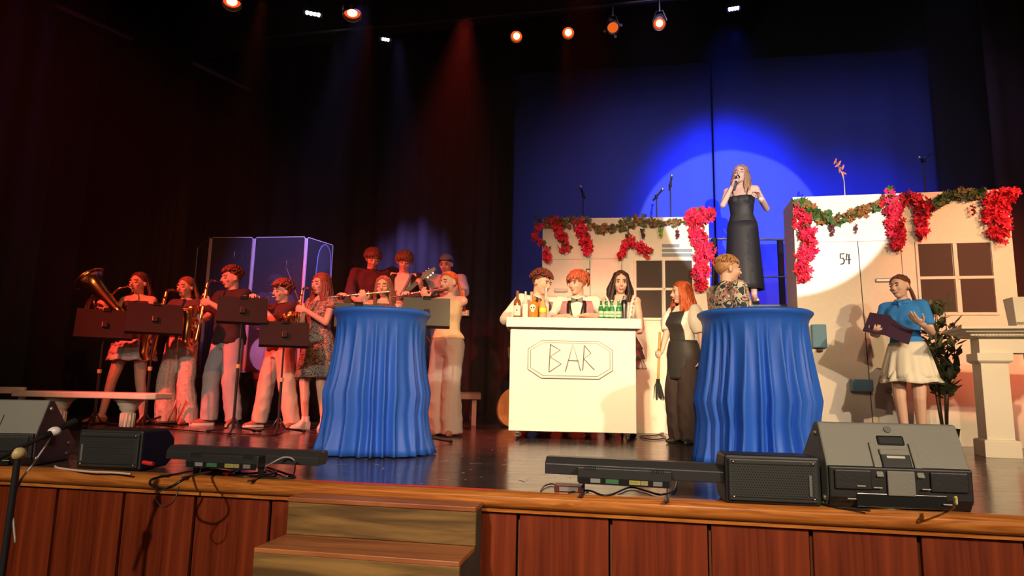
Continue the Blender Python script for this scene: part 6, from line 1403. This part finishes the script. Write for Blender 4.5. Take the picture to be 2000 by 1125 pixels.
# LED batten lights lying on the lip
def light_bar(label, x0, x1, y, Y, z1, z2, bx, red=False):
    a, b = at(x0, y, Y), at(x1, y, Y - (x1 - x0) * .0006); d = b - a; L_ = math.hypot(d.x, d.y)
    t = thing('light_bar', label, 'stage light', place(Vector((a.x, a.y, 0)), math.atan2(d.y, d.x)))
    m = mat('bar_black', (.03, .03, .032), .35)
    MB().prism([(0, z1), (0, z2 - .03), (.03, z2), (.10, z2), (.11, z1 + .02), (.08, z1)], 0, L_, 'X').build('housing', m, t, bevel=.004)
    for i in range(14): MB().lathe([(.022, 0), (.022, .004)], 12, Matrix.Translation((L_ * (i + .5) / 14, .108, (z1 + z2) / 2)) @ Matrix.Rotation(-math.pi / 2, 4, 'X')).build('led_lens', M_steel, t, smooth=40)
    cx = L_ * bx; bw_ = L_ * .47; bxm = MB().box((cx, -.03, z1 + .012), (bw_, .07, z2 - z1 - .01)).build('driver_box', m, t, bevel=.004)
    MB().box((cx, -.068, z1 - .012), (bw_ * .96, .004, .03)).build('rear_panel', M_ebon, t)
    vn = MB()
    for s_ in (-1, 1):
        for i in range(6): vn.box((cx + s_ * bw_ * .36 + (i - 2.5) * .010, -.0655, z2 - .035), (.004, .002, .018))
    vn.build('vent_slots', M_ebon, t, kind='stuff')
    for x, w_, c, nm in ((-.30, .05, (.25, .25, .24), 'port_plate'), (-.12, .065, (.04, .16, .06), 'port_plate'), (.12, .055, (.38, .35, .08), 'sticker'), (.22, .035, (.32, .27, .10), 'sticker'), (.36, .045, (.2, .19, .18), 'port_plate')):
        MB().box((cx + bw_ * x, -.071, z1 - .010), (w_ * .9, .003, .019)).build(nm, mat('tag_%02d' % int(c[0] * 50 + c[1] * 30), c, .5), t)
    strokes([[(cx + bw_ * .12 - .018 + i * .009, -.0735, z1 - .012), (cx + bw_ * .12 - .016 + i * .009, -.0735, z1 - .006), (cx + bw_ * .12 - .012 + i * .009, -.0735, z1 - .012)] for i in range(4)], .0008, 'print', M_ebon, t, n=3)
    for s_ in (-1, 1): MB().box((cx + s_ * bw_ * .45, 0, z1 / 2), (.004, .05, z1)).box((cx + s_ * bw_ * .45, 0, .004), (.02, .20, .006)).build('foot_bracket', M_blackm, t)
    return t
light_bar('long black light bar standing on the lip in front of the bar, with red-lit casing', 1064, 1452, 925, 3.28, .085, .165, .42)
light_bar('long black light bar near the left lip, before the left blue table', 323, 622, 895, 3.62, .080, .150, .43)
# cables
def cable(label, pts, r_, m, cat='cable', z=None, name='cable', grp=None):
    P = []
    for q in pts:
        if len(q) == 2: p = ground(q[0], q[1], r_ + .003)
        else: p = at(q[0], q[1], q[2])
        P.append(p)
    return tag(MB().tube(bez(P, 7), r_, 6).build(name, m, None, smooth=True), label, cat)
M_cab = mat('cable_black', (.012, .012, .012), .35); M_cabg = mat('cable_grey', (.45, .43, .40), .4)
cable('black cable looping over the left stage lip below the light bar', [(520, 922), (480, 925), (440, 920), (400, 915), (350, 925, 3.35), (300, 935, 3.2), (296, 948, 3.15), (330, 952, 3.13), (372, 930, 3.2), (425, 920)], .006, M_cab)
cable('tangled black cable heap beside the left light bar', [(400, 905), (430, 925), (470, 915), (455, 928), (500, 930), (540, 922), (520, 912), (560, 926), (577, 932), (545, 934), (480, 930), (420, 926)], .0065, M_cab)
cable('thin cable arching up from the heap at the right end of the left light bar', [(500, 925), (530, 905, 3.45), (556, 893, 3.45), (575, 900, 3.42), (574, 925), (560, 930)], .004, M_cabg)
cable('black lead hanging down the stage front below the loop', [(345, 945, 3.14), (312, 960, 3.1), (305, 975, 3.1), (320, 990, 3.1), (340, 978, 3.1), (350, 950, 3.12)], .003, M_cab)
cable('black cable between the power brick and the right light bar', [(1056, 960), (1062, 950), (1076, 945), (1088, 948), (1095, 952)], .004, M_cab)
cable('looped black cable under the right light bar', [(1110, 962), (1150, 958), (1185, 968), (1230, 952), (1260, 958), (1290, 966), (1316, 958), (1322, 940)], .005, M_cab)
cable('grey cable with yellow plug hanging from the big right wedge', [(1866, 970, 2.74), (1866, 985, 2.7), (1850, 998), (1800, 992), (1745, 994), (1700, 990)], .004, M_cabg)
tag(MB().tube([at(1866, 971, 2.73), at(1867, 985, 2.71)], .007, 8).build('plug', mat('plug_yellow', (.8, .7, .05), .4), None, smooth=40), 'small yellow plug on the big right wedge', 'plug')
cable('dark cable with green tape between small monitor and big wedge', [(1606, 985), (1630, 990), (1660, 993), (1700, 997)], .006, M_cab)
tag(MB().tube([ground(1606, 981, .012), ground(1626, 985, .012)], .009, 8).build('cable_tape', mat('tape_green', (.08, .7, .15), .4), None, smooth=40), 'bright green cable tape right of the small right monitor', 'tape')
cable('coiled black cable on the floor behind the aproned woman', [(1248, 842), (1275, 838), (1300, 842), (1280, 850), (1250, 852), (1270, 858), (1300, 855), (1290, 846), (1330, 845)], .007, M_cab)
cable('long cable along the floor in front of the band', [(330, 838), (380, 842), (430, 846), (480, 848), (530, 850), (575, 838), (620, 846)], .006, M_cab)
cable('cable under the riser at the right of the flautist', [(905, 800, 9.2), (902, 822, 9.1), (890, 828), (860, 824)], .006, M_cabg)
cable('white cable running to the small left monitor', [(255, 926), (220, 923), (170, 921), (115, 914), (108, 910)], .006, mat('cable_pink', (.7, .55, .5), .5))
g = ground(1088, 962); t = thing('power_brick', 'small black power brick on the lip below the bar', 'power supply', place(Vector((g.x + .06, g.y + .02, 0)), -.18)); MB().box((0, 0, .02), (.14, .06, .038)).build('case', mat('brick_red', (.10, .02, .02), .4), t, bevel=.005); MB().box((0, -.031, .018), (.09, .002, .02)).build('sticker', M_steel, t)
g = ground(410, 924); tag(MB().tube([ground(395, 921, .016), ground(432, 924, .016)], .015, 8).build('cable_connector', M_matte, None, smooth=40), 'fat black cable connector in front of the left light bar', 'connector')
tag(MB().tube([ground(438, 925, .014), ground(447, 926, .014)], .012, 8).build('cable_tape', mat('tape_red', (.8, .03, .03), .4), None, smooth=40), 'red tape on the connector in front of the left light bar', 'tape')
tag(MB().tube([at(280, 903, 3.42), at(299, 906, 3.40)], .010, 8).build('plug', MATS['tape_red'], None, smooth=40), 'red plug right of the small left monitor', 'plug')
# foreground boom microphone stand by the left edge
t = thing('microphone_stand', 'black boom microphone stand rising in front of the left stage lip', 'microphone stand', Vector((at(22, 900, 2.75).x, 2.75, -1.05))); o_ = t.location.copy()
pv = at(36, 886, 2.75) - o_; MB().tube([(pv.x - .01, pv.y, .03), (pv.x, pv.y, pv.z)], .013, 10).build('pole', M_blackm, t, smooth=40)
a_, b_ = at(-60, 922, 2.6) - o_, at(148, 823, 2.95) - o_; MB().tube([tuple(a_), tuple(b_)], .0095, 10).build('boom', M_blackm, t, smooth=40)
MB().tube([tuple(a_.lerp(b_, .66)), tuple(a_.lerp(b_, .92))], .013, 10).build('microphone', M_ebon, t, smooth=40); MB().tube([tuple(a_.lerp(b_, .90)), tuple(a_.lerp(b_, 1.0))], .017, 10).build('grille', M_matte, t, smooth=40)
MB().ell(pv, (.03, .03, .026)).build('clutch', mat('clutch_pale', (.6, .45, .2), .4), t, smooth=True); MB().ell(a_.lerp(b_, .78), (.028, .022, .02)).build('mic_clip', M_pearl, t, smooth=True)
MB().tube(bez([a_.lerp(b_, .77), at(88, 872, 2.85) - o_, at(62, 910, 2.8) - o_, at(40, 940, 2.78) - o_, at(26, 990, 2.76) - o_, at(30, 1060, 2.75) - o_], 6), .004, 6).build('cable', M_cabg, t, smooth=True)
for k_ in range(3): a = k_ * 2.094; MB().tube([(pv.x, pv.y, .10), (pv.x + .3 * math.cos(a), pv.y + .3 * math.sin(a), .012)], .010, 6).build('leg', M_blackm, t, smooth=True)
# small things on the floor by the band
m_ = MB(); r_ = random.Random(5); g = ground(572, 832)
for i in range(160): m_.tube([(r_.uniform(-.14, .14), r_.uniform(-.05, .05), .004 + r_.random() * .04) for _ in range(2)], .004, 3)
o = m_.build('tinsel', mat('tinsel_red', (.8, .12, .12), .25, .6), None, M=Matrix.Translation(g)); tag(o, 'heap of shiny red tinsel on the floor beside the speckled dress', 'tinsel'); o['kind'] = 'stuff'
g = ground(305, 830); t = thing('instrument_stand', 'folded black instrument stand on the floor behind the bench', 'instrument stand', Vector((g.x, g.y, 0)))
for i, (a, b) in enumerate((((-.25, 0, .02), (.25, .05, .03)), ((-.1, -.1, .02), (.05, .15, .12)), ((.1, .05, .03), (.2, .0, .28)), ((.2, .05, .03), (.3, .0, .28)))): MB().tube([a, b], .012, 6).build('arm', M_blackm if i < 2 else mat('stand_pad', (.5, .3, .22), .5), t, smooth=True)
for i, x in enumerate((178, 160)):
    pass
M_fleck = mat('paper_fleck', (.75, .65, .55), .6); m_ = MB(); r_ = random.Random(8)
for i in range(420):
    s_, tt = r_.uniform(-3.2, 3.4), r_.uniform(.15, 4.4); p = S(s_, tt, .0012); a = r_.uniform(0, 3.14); L_ = r_.choice((.005, .007, .010, .02, .04)); w2 = r_.uniform(.002, .005)
    u = Vector((math.cos(a) * L_, math.sin(a) * L_, 0)); v_ = Vector((-math.sin(a) * w2, math.cos(a) * w2, 0)); m_.add([p - u - v_, p + u - v_, p + u + v_, p - u + v_], [(0, 1, 2, 3)])
o = m_.build('paper_flecks', M_fleck, None, fix=False); tag(o, 'tiny pale scraps and scuffs strewn over the dark stage floor', 'litter'); o['kind'] = 'stuff'
# ------------------------------------------------------------ hanging lamps
def emis(name, c, s_):
    return mat(name, (0, 0, 0), .5, emit=c, estr=s_)
E_or = emis('lamp_orange', (1.0, .045, .008), 2.2); E_or2 = emis('lamp_amber', (1.0, .50, .14), 7); E_dim = emis('lamp_dim', (1.0, .16, .02), .8); E_wh = emis('lamp_white', (.8, .85, 1.0), 30)
def par(label, px, py, Y, aim, dim=False, r_=.10):
    p = at(px, py, Y); d = (Vector(aim) - p).normalized(); M = Matrix.Translation(p) @ d.to_track_quat('Z', 'Y').to_matrix().to_4x4()
    t = thing('stage_lamp', label, 'lamp', M, 'orange can lamps above the stage')
    MB().lathe([(.03, -.26), (r_ * .8, -.22), (r_, -.12), (r_, .05)], 24, caps=False).build('can', M_blackm, t, smooth=40, solid=.004)
    MB().lathe([(r_ * .9, 0), (.001, .012)], 24).build('lens', E_dim if dim else E_or, t, smooth=True)
    if not dim: MB().ell((0, 0, .012), (r_ * .55, r_ * .55, .012), None, 16, 8).build('filament_glow', E_or2, t, smooth=True)
    MB().tube([(r_ * math.cos(a), r_ * math.sin(a), .055) for a in [i * .314 for i in range(20)]], .006, 6, closed=True).build('colour_frame', M_blackm, t, smooth=True)
    up = M.inverted().to_3x3() @ Vector((0, 0, 1))
    MB().tube([(r_ + .01, 0, -.08), tuple(up * (r_ + .06) + Vector((r_ * .5, 0, -.08))), tuple(up * (r_ + .06) + Vector((-r_ * .5, 0, -.08))), (-r_ - .01, 0, -.08)], .008, 6).build('yoke', M_blackm, t)
    MB().tube([tuple(up * (r_ + .05) + Vector((0, 0, -.08))), tuple(up * .42 + Vector((0, 0, -.04)))], .012, 6).build('hanger', M_blackm, t)
    return t
A_ = [('orange lamp at the top, leftmost of all', 453, 2, 7.2, (-2.5, 6.0, 0), 0, .11), ('orange lamp to the right of the white lamp cluster', 688, 24, 7.4, (-1.4, 6.2, 0), 0, .11), ('first orange lamp from the left in the row over the bar', 1009, 70, 7.8, (-.4, 3.0, .5), 0, .078),
      ('second orange lamp in the row over the bar', 1110, 63, 7.7, (0, 3.0, .5), 0, .078), ('dim orange lamp with barn doors, third in the row over the bar', 1197, 53, 7.6, (.6, 3.0, .9), 1, .075), ('fourth orange lamp, rightmost in the row over the bar', 1288, 45, 7.5, (0.4, 3.0, .4), 0, .078)]
for l_, x, y, Y, aim, dm, r_ in A_:
    t = par(l_, x, y, Y, aim, dm, r_)
    if dm:
        for k_ in range(4): a = k_ * 1.5708 + .3; MB().box((.105 * math.cos(a), .105 * math.sin(a), .06), (.03, .03, .004)).build('barn_door', mat('barn_door', (.12, .10, .09), .5), t)
def ledlamp(label, px, py, Y, n, s_=1.0):
    p = at(px, py, Y); t = thing('led_lamp', label, 'lamp', place(p, -math.atan2(p.x, p.y)), 'white LED lamps above the stage')
    MB().box((0, .03, .05), (.22 * s_, .12, .07)).build('housing', M_blackm, t, bevel=.006)
    for i in range(n):
        for j in range(2): MB().ell(((i - (n - 1) / 2) * .042 * s_, -.02 + j * .035, .008 - j * .004), (.018 * s_, .015, .012), None, 10, 6).build('led', E_wh, t, smooth=True)
    MB().tube([(0, .03, .08), (0, .03, .30)], .01, 6).build('yoke', M_blackm, t)
    return t
ledlamp('white LED lamp between the two upper-left orange lamps', 611, 28, 7.8, 4, 1.1); ledlamp('smaller white LED lamp, lower, right of the upper-left orange lamps', 753, 78, 9.3, 3, .9); ledlamp('white LED lamp above the singer', 1433, 18, 8.0, 4, .8)
def pipe(label, a, b, r_=.022, m=M_blackm):
    a, b = Vector(a), Vector(b); c = (a + b) / 2; t = thing('batten', label, 'pipe', c); MB().tube([a - c, b - c], r_, 10).build('tube', m, t, smooth=40)
    for f in (.1, .5, .9): q = a.lerp(b, f) - c; MB().tube([q, (q.x, q.y, 8.3 - c.z)], .004, 4).build('hanging_wire', M_ebon, t)
    return t
pa, pb_ = at(1009, 70, 7.8), at(1288, 45, 7.5); dv = (pb_ - pa).normalized()
pipe('black lighting batten carrying the row of orange lamps', pa - dv * 4.6 + Vector((0, .05, .34)), pb_ + dv * 3.5 + Vector((0, .05, .34)))
M_pipe = mat('pipe_dull', (.10, .06, .05), .5)
pipe('dull pipe glimpsed high on the left', at(105, 8, 6.5), at(257, 76, 8.2), .03, M_pipe); pipe('second dull pipe lower beside the dark left drape', at(378, 124, 8.0), at(488, 176, 9.6), .028, M_pipe)
# ------------------------------------------------------------ thin theatrical haze over the stage
m = bpy.data.materials.new('haze'); m.use_nodes = True; nt = m.node_tree; nt.nodes.clear(); o_ = nt.nodes.new('ShaderNodeOutputMaterial'); v_ = nt.nodes.new('ShaderNodeVolumeScatter')
v_.inputs['Density'].default_value = 0.0032; v_.inputs['Anisotropy'].default_value = 0.3; nt.links.new(v_.outputs[0], o_.inputs['Volume'])
hz = MB().box((0, 0, 0), (17, 11.2, 8.0)).build('haze', m, None, M=Matrix.Translation((0, 9.4, 4.15))); hz['kind'] = 'stuff'; tag(hz, 'thin haze hanging over the stage in the lamp beams', 'haze')
